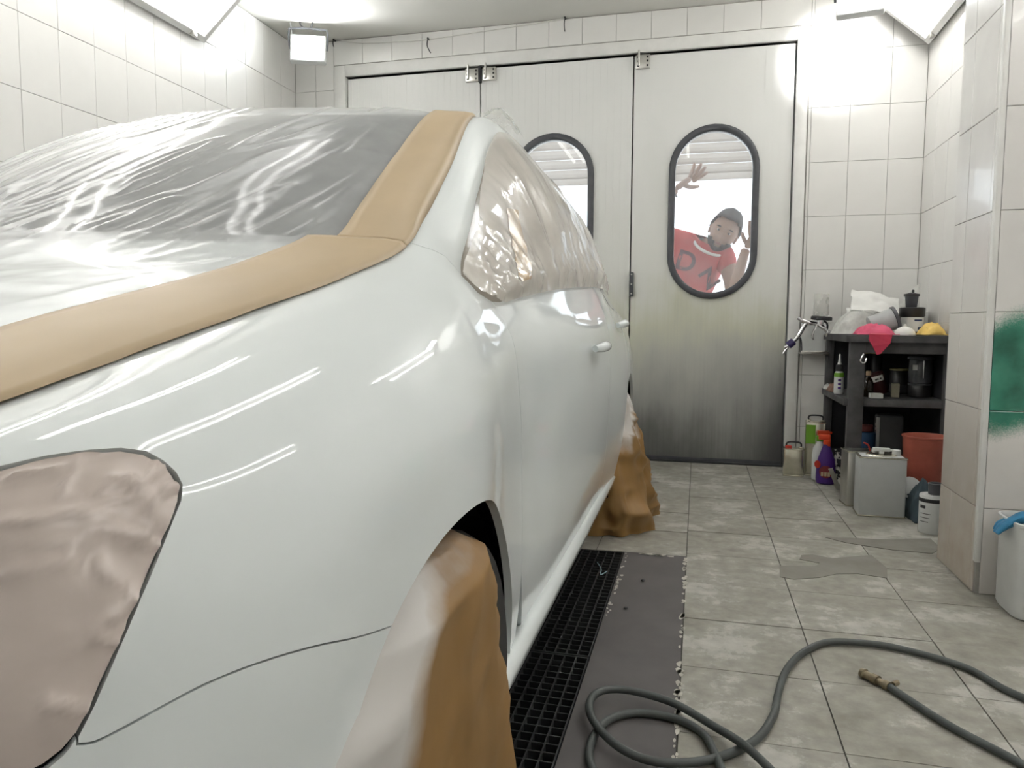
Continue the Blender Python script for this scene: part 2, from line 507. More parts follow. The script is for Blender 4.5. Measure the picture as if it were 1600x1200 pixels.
# ---- floor: slab in pieces round the drain pit, then separate tiles
floor = tag(bpy.data.objects.new('floor', None), kind='structure'); COL.objects.link(floor)
bm = bmesh.new()
PX0, PX1, PY0, PY1 = -0.70, -0.268, 0.02, 2.972
bx(bm, XL - .2, PX0, YF, YB + .2, -0.25, -0.004)
bx(bm, PX1, 1.9, YF, YB + .2, -0.25, -0.004)
bx(bm, PX0, PX1, PY1, YB + .2, -0.25, -0.004)
bx(bm, PX0, PX1, YF, PY0, -0.25, -0.004)
bx(bm, PX0, PX1, PY0, PY1, -0.30, -0.25)
bm_obj('slab', bm, M['joint'], floor)
rnd = random.Random(3)
TX, TY = 0.36, 0.34
def tile_mesh(w, d, h, mat_, name='tile', bev=0.0015):
    bm = bmesh.new()
    bx(bm, 0, w, 0, d, 0, h, 0)
    me = bpy.data.meshes.new(name)
    bmesh.ops.recalc_face_normals(bm, faces=bm.faces)
    bm.to_mesh(me); bm.free(); me.materials.append(mat_)
    return me
_tiles = {}
def put_tile(x0, x1, y0, y1, g=0.0035):
    key = (round(x1 - x0, 3), round(y1 - y0, 3))
    if key not in _tiles: _tiles[key] = tile_mesh(key[0] - g, key[1] - g, 0.006, M['floor'])
    o = bpy.data.objects.new('tile', _tiles[key])
    o.location = (x0 + g / 2, y0 + g / 2, -0.006 + rnd.uniform(-.0008, .0006))
    link(o, floor)
xs = [-0.022] + [0.33 + TX * k for k in range(5)]
for a, b in zip(xs[:-1], xs[1:]):
    for k in range(-3, 12):
        y0 = 1.32 + TY * k - TY
        if y0 + TY > YB - .01: y1 = YB
        else: y1 = y0 + TY
        if b > 1.31 and y0 > 3.1: continue
        put_tile(a, min(b, 1.30) if y0 > 3.1 else b, y0, y1)
for a, b in zip([-0.022 - TX * k for k in range(1, 4)], [-0.022 - TX * k for k in range(0, 3)]):
    for k in range(6):
        y0 = 2.978 + (YB - 2.978) / 6 * k
        put_tile(a, b, y0, y0 + (YB - 2.978) / 6)
# dark painted plate between grating and tiles, with ragged paint edges
P = []
box('floor_plate', PX1 + .001, -0.024, YF + .4, 2.976, -0.02, 0.0005, M['strip'], floor)
def flake(cx, cy, r, n=7, sx=1.0, sy=1.0, z=0.0022, mat_='flake', name='paint_flake'):
    pts = []
    for i in range(n):
        a = 2 * math.pi * i / n
        rr = r * rnd.uniform(.55, 1.2)
        pts.append((cx + rr * math.cos(a) * sx, cy + rr * math.sin(a) * sy))
    return decal(name, pts, z, M[mat_])
def decal(name, pts, z, m_, parent=None):
    n = len(pts)
    V = [(x, y, z) for x, y in pts] + [(x, y, z - .002) for x, y in pts]
    F = [tuple(range(n))] + [(i, i + n, (i + 1) % n + n, (i + 1) % n) for i in range(n)]
    return mesh_obj(name, V, F, m_, parent or floor)
bm = bmesh.new()
def add_flake(bm, cx, cy, r, sx, sy, z=0.0025):
    n = 7; vs = []
    for i in range(n):
        a = 2 * math.pi * i / n; rr = r * rnd.uniform(.5, 1.25)
        vs.append(bm.verts.new((cx + rr * math.cos(a) * sx, cy + rr * math.sin(a) * sy, z)))
    bm.faces.new(vs)
for k in range(90):
    y = rnd.uniform(1.1, 2.95); add_flake(bm, -0.026 + rnd.uniform(-.004, .006), y, rnd.uniform(.004, .012), .8, 1.7)
for k in range(26):
    y = rnd.uniform(2.25, 2.96); add_flake(bm, -0.262 + rnd.uniform(-.002, .012), y, rnd.uniform(.003, .009), .8, 1.6)
for k in range(14):
    add_flake(bm, rnd.uniform(-.20, -.08), 2.955 + rnd.uniform(-.008, .012), rnd.uniform(.006, .012), 1.8, .8)
tag(bm_obj('paint_flakes', bm, M['flake'], floor), kind='stuff')
decal('bare_patch', [(.325, 2.942), (.314, 2.813), (.36, 2.80), (.452, 2.842), (.52, 2.90), (.598, 2.924), (.693, 2.90), (.72, 3.02), (.699, 3.181), (.60, 3.13), (.537, 3.095), (.47, 3.13), (.424, 3.107), (.411, 3.05), (.48, 3.02), (.46, 2.975), (.40, 2.965)], 0.0022, M['worn'])
decal('bare_patch', [(.56, 3.40), (.63, 3.34), (.68, 3.32), (.80, 3.28), (.945, 3.27), (1.0, 3.36), (1.0, 3.50), (.90, 3.47), (.84, 3.44), (.765, 3.43), (.66, 3.42)], 0.0022, M['worn'])

# ---- walls with separate tiles
def wall_tiles(parent, origin, udir, ndir, ulines, zlines, m_, skip=None, g=0.0024, depth=0.006):
    """tiles on a vertical wall: u along udir from origin, z up, faces along ndir"""
    ud = Vector(udir); nd = Vector(ndir)
    cache = {}
    for ua, ub in zip(ulines[:-1], ulines[1:]):
        for za, zb in zip(zlines[:-1], zlines[1:]):
            if skip and skip(ua, ub, za, zb): continue
            key = (round(ub - ua, 4), round(zb - za, 4))
            if key not in cache:
                w, h = key[0] - g, key[1] - g
                V = []
                for d, ins in ((0, 0), (depth - .0012, 0), (depth, .0015)):
                    V += [(ins, d, ins), (w - ins, d, ins), (w - ins, d, h - ins), (ins, d, h - ins)]
                V = [tuple(ud * a + nd * b + Vector((0, 0, c))) for a, b, c in V]
                F = [(8, 9, 10, 11)] + [(i + 4 * k, (i + 1) % 4 + 4 * k, (i + 1) % 4 + 4 * k + 4, i + 4 * k + 4) for k in (0, 1) for i in range(4)]
                me = bpy.data.meshes.new('tile'); me.from_pydata(V, [], F); me.materials.append(m_)
                b2 = bmesh.new(); b2.from_mesh(me); bmesh.ops.recalc_face_normals(b2, faces=b2.faces); b2.to_mesh(me); b2.free()
                if Vector(me.polygons[0].normal).dot(nd) < 0: me.flip_normals()
                cache[key] = me
            o = bpy.data.objects.new('tile', cache[key])
            o.location = Vector(origin) + ud * (ua + g / 2) + Vector((0, 0, za + g / 2)) + nd * rnd.uniform(-.0006, .0006)
            o.rotation_euler = (0, 0, rnd.uniform(-.0012, .0012))
            link(o, parent)
ZR = [0.0, .27, .603, .936, 1.269, 1.602, 1.935, 2.268, 2.601, 2.944]
# left wall (only its upper part shows over the car)
wl = tag(box('wall_left', XL - .2, XL - .006, YF, YB + .2, -0.25, ZC + .15, M['grout']), kind='structure')
wall_tiles(wl, (XL - .006, 0, 0), (0, 1, 0), (1, 0, 0), [-.03 + .2125 * k for k in range(0, 25)][:24] + [YB], ZR[3:], M['wall_tile'])
wall_left_low = box('plaster_skirt', XL - .006, XL, YF, YB, 0, .936, M['wall_tile'], wl)
box('plaster_front', XL - .006, XL, YF, -.03, .936, ZC, M['wall_tile'], wl)
# back wall round the doors
bm = bmesh.new()
bx(bm, XL - .2, DX0, YB + .006, YB + .2, -0.25, ZC + .15)
bx(bm, DX1, 1.9, YB + .006, YB + .2, -0.25, ZC + .15)
bx(bm, DX0, DX1, YB + .006, YB + .2, DZ, ZC + .15)
wb = tag(bm_obj('wall_back', bm, M['grout']), kind='structure')
wall_tiles(wb, (0, YB + .006, 0), (1, 0, 0), (0, -1, 0), [.635, .652, .876, 1.102, XR], ZR, M['wall_tile'])
wall_tiles(wb, (0, YB + .006, 0), (1, 0, 0), (0, -1, 0), [XL, -2.745, -2.60], ZR[5:], M['wall_tile'])
wall_tiles(wb, (0, YB + .006, 0), (1, 0, 0), (0, -1, 0), [-2.60 + .226 * k for k in range(0, 14)] + [.635], [2.772, 2.944], M['wall_tile'])
# right alcove wall
wr = tag(box('wall_right', XR + .006, XR + .2, 3.2, YB + .2, -0.25, ZC + .15, M['grout']), kind='structure')
wall_tiles(wr, (XR + .006, 0, 0), (0, 1, 0), (-1, 0, 0), [3.21] + [3.47 + .226 * k for k in range(0, 7)] + [YB], ZR, M['wall_tile'])
# tiled pillar
wp = tag(box('wall_pillar', .951, 1.9, 2.816, 3.22, -0.25, ZC + .15, M['grout']), kind='structure')
ZP = [0.0, .30, .635, .968, 1.303, 1.638, 1.973, 2.308, 2.643, 2.944]
wall_tiles(wp, (.951, 0, 0), (0, 1, 0), (-1, 0, 0), [2.832, 2.858, 3.084, 3.215], ZP, M['pillar_tile'])
wall_tiles(wp, (0, 2.816, 0), (1, 0, 0), (0, -1, 0), [.962, 1.187, 1.413, 1.64, 1.88], ZP, M['pillar_tile'])
tag(box('trim_2', .944, .962, 2.809, 2.833, 0.11, 2.944, M['frame'], None, .003), kind='structure')
# the rest of the room behind the camera, plain
wn = tag(box('wall_right_near', 1.88, 2.0, YF, 2.82, -0.25, ZC + .15, M['wall_tile']), kind='structure')
wf = tag(box('wall_front', XL - .2, 2.0, YF - .15, YF, -0.25, ZC + .15, M['wall_tile']), kind='structure')
ceil = tag(box('ceiling', XL - .2, 2.0, YF - .15, YB + .2, ZC, ZC + .2, M['plaster']), kind='structure')

# ---- door frame
bm = bmesh.new()
bx(bm, DX0 - .085, DX0 + .002, YB - .018, YB + .10, 0, DZ + .078, .004)
bx(bm, DX1 - .002, DX1 + .066, YB - .018, YB + .10, 0, DZ + .078, .004)
bx(bm, DX0 + .002, DX1 - .002, YB - .018, YB + .10, DZ, DZ + .078, .004)
tag(bm_obj('trim_1', bm, M['frame'], None, True), kind='structure')
# black backing strips added behind the leaves to keep the gaps dark
bm = bmesh.new()
for a, b in ((DX0, DX0 + .05), (-1.55, -1.45), (-.50, -.40), (DX1 - .05, DX1)):
    bx(bm, a, b, YB + .075, YB + .10, 0.0, DZ)
bx(bm, DX0, DX1, YB + .0751, YB + .10, DZ - .05, DZ)
bx(bm, DX0, DX1, YB + .0752, YB + .10, 0.0, .05)
tag(bm_obj('trim_3', bm, M['black']), kind='structure')

def stadium(cx, cz, w, h, n=20):
    r = w / 2; s = h / 2 - r; out = []
    for i in range(n + 1):
        a = math.pi * i / n; out.append((cx + r * math.cos(a), cz + s + r * math.sin(a)))
    for i in range(n + 1):
        a = math.pi + math.pi * i / n; out.append((cx + r * math.cos(a), cz - s + r * math.sin(a)))
    return out

def plate_with_hole(name, outer, hole, y0, y1, m_, parent=None):
    pts = [Vector(p) for p in outer] + [Vector(p) for p in hole]
    no, nh = len(outer), len(hole)
    ed = [(i, (i + 1) % no) for i in range(no)] + [(no + i, no + (i + 1) % nh) for i in range(nh)]
    vs, es, fs = delaunay_2d_cdt(pts, ed, [], 1, 1e-6)[:3]
    hc = np.array(hole).mean(0)
    def inside(p):
        r = False; j = nh - 1
        for i in range(nh):
            a, b = hole[i], hole[j]
            if (a[1] > p[1]) != (b[1] > p[1]) and p[0] < (b[0] - a[0]) * (p[1] - a[1]) / (b[1] - a[1]) + a[0]: r = not r
            j = i
        return r
    F2 = [f for f in fs if not nh or not inside(tuple(sum((vs[i] for i in f), Vector((0, 0))) / 3))]
    V = [(p[0], y0, p[1]) for p in vs] + [(p[0], y1, p[1]) for p in vs]
    n = len(vs)
    F = [tuple(f) for f in F2] + [tuple(i + n for i in reversed(f)) for f in F2]
    cnt = {}
    for f in F2:
        for a, b in zip(f, list(f[1:]) + [f[0]]):
            cnt[(a, b)] = 1
    for a, b in cnt:
        if (b, a) not in cnt: F.append((b, a, a + n, b + n))
    me = bpy.data.meshes.new(name); me.from_pydata(V, [], F); me.materials.append(m_)
    b2 = bmesh.new(); b2.from_mesh(me); bmesh.ops.recalc_face_normals(b2, faces=b2.faces); b2.to_mesh(me); b2.free()
    return link(bpy.data.objects.new(name, me), parent)

def ring_between(name, A, B, y0, y1, m_, parent, bulge=0.006):
    """a rounded rubber ring between two stadium outlines"""
    n = len(A); V = []; prof = [(0, y1), (0, y0 + bulge), (.2, y0 + .002), (.5, y0), (.8, y0 + .002), (1, y0 + bulge), (1, y1)]
    for t, y in prof:
        V += [(a[0] * (1 - t) + b[0] * t, y, a[1] * (1 - t) + b[1] * t) for a, b in zip(A, B)]
    k = len(prof)
    F = [(i * n + j, i * n + (j + 1) % n, ((i + 1) % k) * n + (j + 1) % n, ((i + 1) % k) * n + j) for i in range(k) for j in range(n)]
    return mesh_obj(name, V, F, m_, parent, True)

def door(n, x0, x1, wcx, with_window=True):
    yf = YB + .012
    d = tag(bpy.data.objects.new('door_%d' % n, None), kind='structure'); COL.objects.link(d)
    outer = [(x0, .012), (x1, .012), (x1, DZ - .014), (x0, DZ - .014)]
    A = stadium(wcx, 1.648, .566, 1.117); B = stadium(wcx, 1.648, .484, 1.035)
    plate_with_hole('leaf', outer, B if with_window else [], yf, yf + .05, M['door'], d)
    # pressed ribs, interrupted by the window
    bm = bmesh.new()
    k = int((x1 - x0 - .06) / .0455)
    for i in range(k + 1):
        x = x0 + .03 + (x1 - x0 - .06) * i / k
        segs = [(.03, DZ - .03)]
        if with_window and abs(x - wcx) < .283:
            hh = math.sqrt(max(0, .283 ** 2 - (x - wcx) ** 2)) + .2755
            segs = [(.03, 1.648 - hh), (1.648 + hh, DZ - .03)]
        for a, b in segs:
            bx(bm, x - .0035, x + .0035, yf - .0014, yf + .002, a, b)
    bm_obj('pressed_ribs', bm, M['door'], d)
    box('bottom_rail', x0 + .004, x1 - .004, yf - .003, yf + .01, .014, .036, M['gasket'], d, .002)
    if with_window:
        ring_between('window_gasket', A, B, yf - .022, yf + .02, M['gasket'], d)
        plate_with_hole('window_pane', stadium(wcx, 1.648, .50, 1.05), [], yf + .02, yf + .026, M['pane'], d)
    return d
d1 = door(1, DX0 + .012, -1.503, -2.0, True)
d2 = door(2, -1.492, -.455, -.985, True)
d3 = door(3, -.445, DX1 - .012, .074, True)
def hinge(parent, x):
    h = box('hinge_plate', x, x + .092, YB - .012, YB + .013, 2.585, 2.672, M['steel'], parent, .003)
    for dx in (.016, .076):
        for dz in (.016, .044, .070):
            box('bolt', x + dx - .006, x + dx + .006, YB - .018, YB - .011, 2.585 + dz - .006, 2.585 + dz + .006, M['black'], h, .002)
    tube('pivot', [(x + .02, YB - .016, 2.60), (x + .02, YB - .016, 2.70)], .007, M['steel'], h, 8)
hinge(d1, -1.600); hinge(d2, -1.475); hinge(d3, -.436)
box('pivot_block', -1.506, -1.488, YB - .02, YB + .02, 2.575, 2.683, M['black'], d2, .002)
hd = box('door_handle', -.452, -.425, YB - .022, YB + .013, 1.108, 1.268, M['gasket'], d2, .005)
for z in (1.125, 1.188, 1.252):
    tube('screw', [(-.438, YB - .026, z), (-.438, YB - .02, z)], .005, M['steel'], hd, 8)

# ---- world outside the doors: yard, roller shutter above the opening
yard = tag(box('ground', -6, 6, YB + .2, 30, -0.25, -0.004, mat('pale_concrete_yard', (.55, .54, .52), .8, var=.1, scale=1)), kind='structure')
sh = thing('roller_shutter', 'half-raised tan roller shutter seen through the door windows', 'shutter', (0, 8.0, 0))
M['shutter'] = mat('tan_shutter_slat', (.36, .31, .26), .5, var=.06)
slat = None
for k in range(12):
    z = 2.46 + .105 * k
    bm = bmesh.new()
    pr = [(-.006, 0), (-.024, .02), (-.030, .05), (-.024, .08), (-.006, .1), (.006, .1), (.006, 0)]
    a = [bm.verts.new((-3.2, y, zz)) for y, zz in pr]; b = [bm.verts.new((3.2, y, zz)) for y, zz in pr]
    for i in range(len(pr)): bm.faces.new((a[i], a[(i + 1) % len(pr)], b[(i + 1) % len(pr)], b[i]))
    bm.faces.new(a); bm.faces.new(list(reversed(b)))
    if slat is None: slat = bm_obj('slat', bm, M['shutter'], sh, loc=(0, 0, z))
    else:
        bm.free(); share('slat', slat, sh, (0, 0, z))
for s in (-1, 1): box('guide_rail', s * 3.24 - .04, s * 3.24 + .04, -.05, .06, -.004, 3.75, M['steel'], sh, .004)
box('bottom_bar', -3.2, 3.2, -.03, .03, 2.40, 2.46, M['shutter'], sh, .006)
tag(box('wall_yard', -6, 6, 8.06, 8.25, 3.6, 5.0, mat('yard_wall_plaster', (.6, .57, .52), .8, var=.1)), kind='structure')
for i, s in enumerate((-1, 1)):
    tag(box('wall_yard_side', s * 3.2 - (.2 if s < 0 else 0), s * 3.2 + (0 if s < 0 else .2), 8.06, 8.25, -.004, 3.6, mat('yard_wall_plaster', (.6, .57, .52), .8, var=.1)), kind='structure')
tag(box('canopy', -6, 6, 6.9, 8.2, 5.0, 5.1, M['plaster']), kind='structure')

# ================================================================== THE CAR
CX=-1.14
# ---- car body side: stations nose -> tail, nine levels from hood/roof edge down to sill (x, y, z in metres)
ST=[
 [(-1.14,.25,.775),(-1.14,.22,.76),(-1.14,.20,.735),(-1.14,.185,.70),(-1.14,.18,.65),(-1.14,.165,.58),(-1.14,.14,.48),(-1.14,.14,.35),(-1.14,.17,.22)],
 [(-.80,.30,.79),(-.80,.265,.775),(-.79,.245,.75),(-.79,.23,.71),(-.785,.22,.655),(-.78,.205,.585),(-.78,.18,.48),(-.78,.18,.35),(-.78,.21,.22)],
 [(-.62,.385,.815),(-.59,.35,.80),(-.565,.33,.775),(-.55,.315,.735),(-.54,.30,.675),(-.53,.285,.60),(-.525,.265,.49),(-.525,.265,.36),(-.55,.29,.22)],
 [(-.572,.50,.853),(-.50,.455,.84),(-.46,.425,.815),(-.43,.40,.775),(-.41,.385,.715),(-.40,.375,.63),(-.395,.365,.51),(-.40,.37,.37),(-.43,.39,.22)],
 [(-.558,.62,.887),(-.475,.585,.87),(-.415,.56,.84),(-.37,.54,.79),(-.345,.53,.725),(-.332,.525,.64),(-.336,.52,.52),(-.345,.52,.38),(-.365,.53,.22)],
 [(-.545,.80,.932),(-.46,.78,.915),(-.39,.765,.88),(-.345,.755,.83),(-.315,.75,.765),(-.308,.75,.67),(-.312,.75,.56),(-.318,.75,.40),(-.33,.75,.22)],
 [(-.53,1.03,.99),(-.455,1.02,.97),(-.39,1.01,.935),(-.345,1.0,.885),(-.312,1.0,.81),(-.293,1.0,.72),(-.292,1.0,.60),(-.300,1.0,.42),(-.32,1.0,.22)],
 [(-.517,1.25,1.058),(-.46,1.24,1.03),(-.41,1.235,.99),(-.365,1.23,.93),(-.335,1.23,.85),(-.322,1.23,.755),(-.318,1.23,.62),(-.320,1.23,.42),(-.325,1.23,.25)],
 [(-.53,1.36,1.13),(-.495,1.385,1.10),(-.445,1.40,1.04),(-.385,1.42,.955),(-.353,1.42,.895),(-.337,1.42,.78),(-.331,1.42,.62),(-.331,1.42,.42),(-.345,1.42,.27)],
 [(-.548,1.56,1.265),(-.52,1.62,1.255),(-.45,1.70,1.14),(-.382,1.75,.99),(-.34,1.75,.905),(-.323,1.75,.79),(-.317,1.75,.62),(-.322,1.75,.42),(-.345,1.75,.27)],
 [(-.567,1.84,1.44),(-.545,1.93,1.44),(-.44,2.06,1.24),(-.372,2.1,1.02),(-.325,2.1,.92),(-.308,2.1,.80),(-.305,2.1,.62),(-.315,2.1,.42),(-.345,2.1,.27)],
 [(-.60,2.65,1.475),(-.545,2.68,1.44),(-.43,2.7,1.25),(-.362,2.7,1.055),(-.315,2.7,.94),(-.298,2.7,.81),(-.297,2.7,.63),(-.31,2.7,.43),(-.345,2.7,.27)],
 [(-.625,3.22,1.44),(-.565,3.25,1.41),(-.475,3.3,1.23),(-.405,3.3,1.065),(-.35,3.3,.96),(-.31,3.3,.82),(-.295,3.3,.64),(-.30,3.3,.43),(-.335,3.3,.25)],
 [(-.65,3.65,1.28),(-.59,3.68,1.24),(-.515,3.7,1.15),(-.44,3.7,1.05),(-.375,3.7,.96),(-.328,3.7,.83),(-.308,3.7,.64),(-.31,3.7,.43),(-.34,3.7,.25)],
 [(-.64,4.05,1.09),(-.58,4.05,1.085),(-.52,4.05,1.06),(-.46,4.05,1.01),(-.40,4.05,.94),(-.36,4.05,.82),(-.345,4.05,.64),(-.35,4.05,.43),(-.38,4.05,.25)],
 [(-.68,4.33,1.06),(-.62,4.34,1.045),(-.57,4.34,1.01),(-.52,4.33,.96),(-.48,4.33,.89),(-.45,4.33,.78),(-.44,4.33,.64),(-.45,4.33,.43),(-.48,4.31,.25)],
 [(-.80,4.46,1.04),(-.78,4.49,1.02),(-.76,4.51,.98),(-.75,4.52,.93),(-.74,4.52,.87),(-.73,4.52,.78),(-.73,4.53,.64),(-.73,4.53,.43),(-.74,4.49,.25)],
 [(-1.14,4.52,1.04),(-1.14,4.55,1.02),(-1.14,4.57,.98),(-1.14,4.58,.93),(-1.14,4.58,.87),(-1.14,4.58,.78),(-1.14,4.59,.64),(-1.14,4.59,.43),(-1.14,4.55,.25)],
]
ST=np.array(ST,float)
UK=np.concatenate([[0],np.cumsum(np.linalg.norm(np.diff(ST[:,5],axis=0),axis=1))])   # arclength at level 5
VK=np.array([0,.09,.19,.29,.37,.48,.63,.82,1.0])
def tang(P,t):
    m=np.zeros_like(P)
    d=(P[1:]-P[:-1])/(t[1:]-t[:-1]).reshape((-1,)+(1,)*(P.ndim-1))
    h=(t[1:]-t[:-1])
    w=(h[1:]/(h[1:]+h[:-1])).reshape((-1,)+(1,)*(P.ndim-1))
    m[1:-1]=d[:-1]*w+d[1:]*(1-w)
    m[0]=d[0];m[-1]=d[-1]
    return m
def herm(P,M,t,q):
    q=np.clip(q,t[0],t[-1]); i=np.clip(np.searchsorted(t,q,side='right')-1,0,len(t)-2)
    h=t[i+1]-t[i]; s=(q-t[i])/h
    return i,h,s,(2*s**3-3*s**2+1),(s**3-2*s**2+s)*h,(-2*s**3+3*s**2),(s**3-s**2)*h
MU=tang(ST,UK)
def S(u,v):
    u=np.atleast_1d(np.asarray(u,float));v=np.atleast_1d(np.asarray(v,float))
    i,h,s,a,b,c,d=herm(ST,MU,UK,u)
    e=lambda w:w[:,None,None]
    L=ST[i]*e(a)+MU[i]*e(b)+ST[i+1]*e(c)+MU[i+1]*e(d)   # n,9,3
    hv=np.diff(VK); D=(L[:,1:]-L[:,:-1])/hv[None,:,None]
    T=np.zeros_like(L); w=(hv[1:]/(hv[1:]+hv[:-1]))[None,:,None]
    T[:,1:-1]=D[:,:-1]*w+D[:,1:]*(1-w);T[:,0]=D[:,0];T[:,-1]=D[:,-1]
    j,h,s,a,b,c,d=herm(None,None,VK,v)
    n=np.arange(len(u)); e=lambda w:w[:,None]
    return L[n,j]*e(a)+T[n,j]*e(b)+L[n,j+1]*e(c)+T[n,j+1]*e(d)

CAR = (CX, 2.3, 0.0)
car = thing('car', 'white sedan freshly painted and masked with film, tape and paper, parked in the booth', 'car', CAR)
def Snorm(u, v):
    e = 1e-3
    du = S(u + e, v) - S(u - e, v); dv = S(u, np.clip(v + e, 0, 1)) - S(u, np.clip(v - e, 0, 1))
    n = np.cross(dv, du)
    return n / np.maximum(np.linalg.norm(n, axis=1, keepdims=True), 1e-9)

VS = 0.90
def resample(poly, step):
    out = []
    n = len(poly)
    for i in range(n):
        a = np.array(poly[i], float); b = np.array(poly[(i + 1) % n], float)
        L = math.hypot(b[0] - a[0], (b[1] - a[1]) * VS); k = max(1, int(math.ceil(L / step)))
        for j in range(k): out.append(a + (b - a) * j / k)
    return np.array(out)

def inpoly(P, poly):
    x, y = P[:, 0], P[:, 1]; r = np.zeros(len(P), bool); n = len(poly); j = n - 1
    for i in range(n):
        xi, yi = poly[i]; xj, yj = poly[j]
        if yi != yj:
            r ^= ((yi > y) != (yj > y)) & (x < (xj - xi) * (y - yi) / (yj - yi) + xi)
        j = i
    return r

def panel(name, poly, m_, parent=None, step=0.02, off=0.0, flange=0.014, gap=0.0009, disp=None, bstep=None, local=CAR, edge=0.0):
    """a body panel: a region of the body side between its shut lines, with its edges turned inwards"""
    B = resample(poly, bstep or step * .6)
    lo = B.min(0); hi = B.max(0)
    gu, gv = np.meshgrid(np.arange(lo[0] + step / 2, hi[0], step), np.arange(lo[1] + step / VS / 2, hi[1], step / VS), indexing='ij')
    G = np.c_[gu.ravel(), gv.ravel()]
    G = G[inpoly(G, B)]
    if len(G):
        keep = np.ones(len(G), bool)
        for c in range(0, len(G), 2000):
            d = G[c:c + 2000, None, :] - B[None]
            keep[c:c + 2000] = (np.hypot(d[..., 0], d[..., 1] * VS).min(1) > step * .45)
        G = G[keep]
    nB = len(B)
    pts = [Vector((p[0], p[1] * VS)) for p in np.vstack([B, G])]
    vs, es, fs = delaunay_2d_cdt(pts, [(i, (i + 1) % nB) for i in range(nB)], [], 1, 1e-7)[:3]
    Q = np.array([(p[0], p[1] / VS) for p in vs])
    X = S(Q[:, 0], Q[:, 1]); nn = Snorm(Q[:, 0], Q[:, 1])
    d = off + (disp(Q, X) if disp is not None else 0)
    V = X + nn * (np.ones(len(X)) * d)[:, None]
    F = [tuple(f) for f in fs]
    cnt = {}
    for f in F:
        for a, b in zip(f, f[1:] + f[:1]): cnt[(a, b)] = 1
    bd = [(a, b) for a, b in cnt if (b, a) not in cnt]
    # pull boundary in by half the gap (towards the panel) using the tangent-plane inward direction
    if gap:
        acc = np.zeros_like(V); 
        for a, b in bd:
            t = V[b] - V[a]; t /= max(np.linalg.norm(t), 1e-9)
            acc[a] += np.cross(nn[a], t); acc[b] += np.cross(nn[b], t)
        L = np.linalg.norm(acc, axis=1); k = L > 1e-6
        sgn = 1.0
        cen = V.mean(0)
        V[k] += acc[k] / L[k, None] * gap * sgn_in(bd, V, nn, acc, F)
    VV = list(V)
    if flange:
        mp = {}
        idx = sorted({i for e in bd for i in e})
        for i in idx:
            mp[i] = (len(VV), len(VV) + 1); VV.append(V[i]); VV.append(V[i] - nn[i] * flange)
        for a, b in bd:
            F.append((mp[b][0], mp[a][0], mp[a][1], mp[b][1]))
    VV = np.array(VV) - np.array(local)
    o = mesh_obj(name, VV, F, m_, parent, True)
    return o, Q

def sgn_in(bd, V, nn, acc, F):
    """sign that makes cross(n, t) point into the panel"""
    a, b = bd[0]
    for f in F:
        if a in f and b in f:
            c = [i for i in f if i not in (a, b)][0]
            return 1.0 if np.dot(np.cross(nn[a], V[b] - V[a]), V[c] - V[a]) > 0 else -1.0
    return 1.0

# position (y, z) -> (u, v) on the side
_gu, _gv = np.meshgrid(np.linspace(.7, 4.9, 840), np.linspace(.3, 1, 240), indexing='ij')
_gP = S(_gu.ravel(), _gv.ravel())
def uv_at(y, z):
    k = np.hypot(_gP[:, 1] - y, _gP[:, 2] - z).argmin()
    u, v = _gu.ravel()[k], _gv.ravel()[k]
    for _ in range(6):
        p = S(u, v)[0]; a = (S(u + 1e-3, v)[0] - p) / 1e-3; b = (S(u, min(v + 1e-3, 1))[0] - S(u, min(v + 1e-3, 1) - 1e-3)[0]) / 1e-3
        A = np.array([[a[1], b[1]], [a[2], b[2]]]); r = np.array([y - p[1], z - p[2]])
        try: s = np.linalg.solve(A, r)
        except Exception: break
        u += np.clip(s[0], -.05, .05); v = min(1.0, max(0.2, v + np.clip(s[1], -.05, .05)))
    return (float(u), float(v))
def arc(cy, cz, r, a0, a1, n=36):
    return [uv_at(cy + r * math.cos(R(a0 + (a1 - a0) * i / n)), cz + r * math.sin(R(a0 + (a1 - a0) * i / n))) for i in range(n + 1)]

FA = (0.951, 0.285, 0.385)       # front wheel arch: y, z, radius
RA = (3.50, 0.315, 0.375)        # rear
front_arc = arc(*FA, 180 - 53.6, -4)           # from the bumper seam over the top to the sill
front_arc_low = arc(*FA, 188, 180 - 53.6, 16)  # the bumper's share
rear_arc = arc(*RA, 184, -4)

LAMP = [(.45, .165), (.60, .158), (.70, .160), (.766, .168), (.799, .176), (.832, .189), (.858, .202), (.877, .219), (.888, .240), (.895, .260), (.897, .277),
        (.892, .293), (.869, .329), (.847, .365), (.829, .401), (.812, .440), (.801, .462), (.792, .472), (.781, .478), (.70, .49), (.58, .50), (.46, .50)]
seam = [(.801, .468), (.812, .472), (.832, .470), (.860, .466), (.891, .464), (.932, .469), (.980, .483), (1.036, .509)]
j0 = front_arc[0]
def sm(pts, n=4):
    return [(p[0], p[1]) for p in smooth_path([(a, b, 0) for a, b in pts], n)]
seam = sm([p for p in seam if p[0] < j0[0] - .03] + [j0])
gap_front = [(1.842, .277), (1.843, .319), (1.853, .365), (1.855, .413), (1.855, .481), (1.853, .577), (1.853, .697), (1.853, .822), (1.855, 1.0)]
A_SEAM = [(1.700, .0), (1.72, .06), (1.76, .13), (1.753, .196)]
FILM_F = [(1.753, .196), (1.775, .247), (1.842, .277)]          # lower front corner of the side window
uR = rear_arc[0][0]
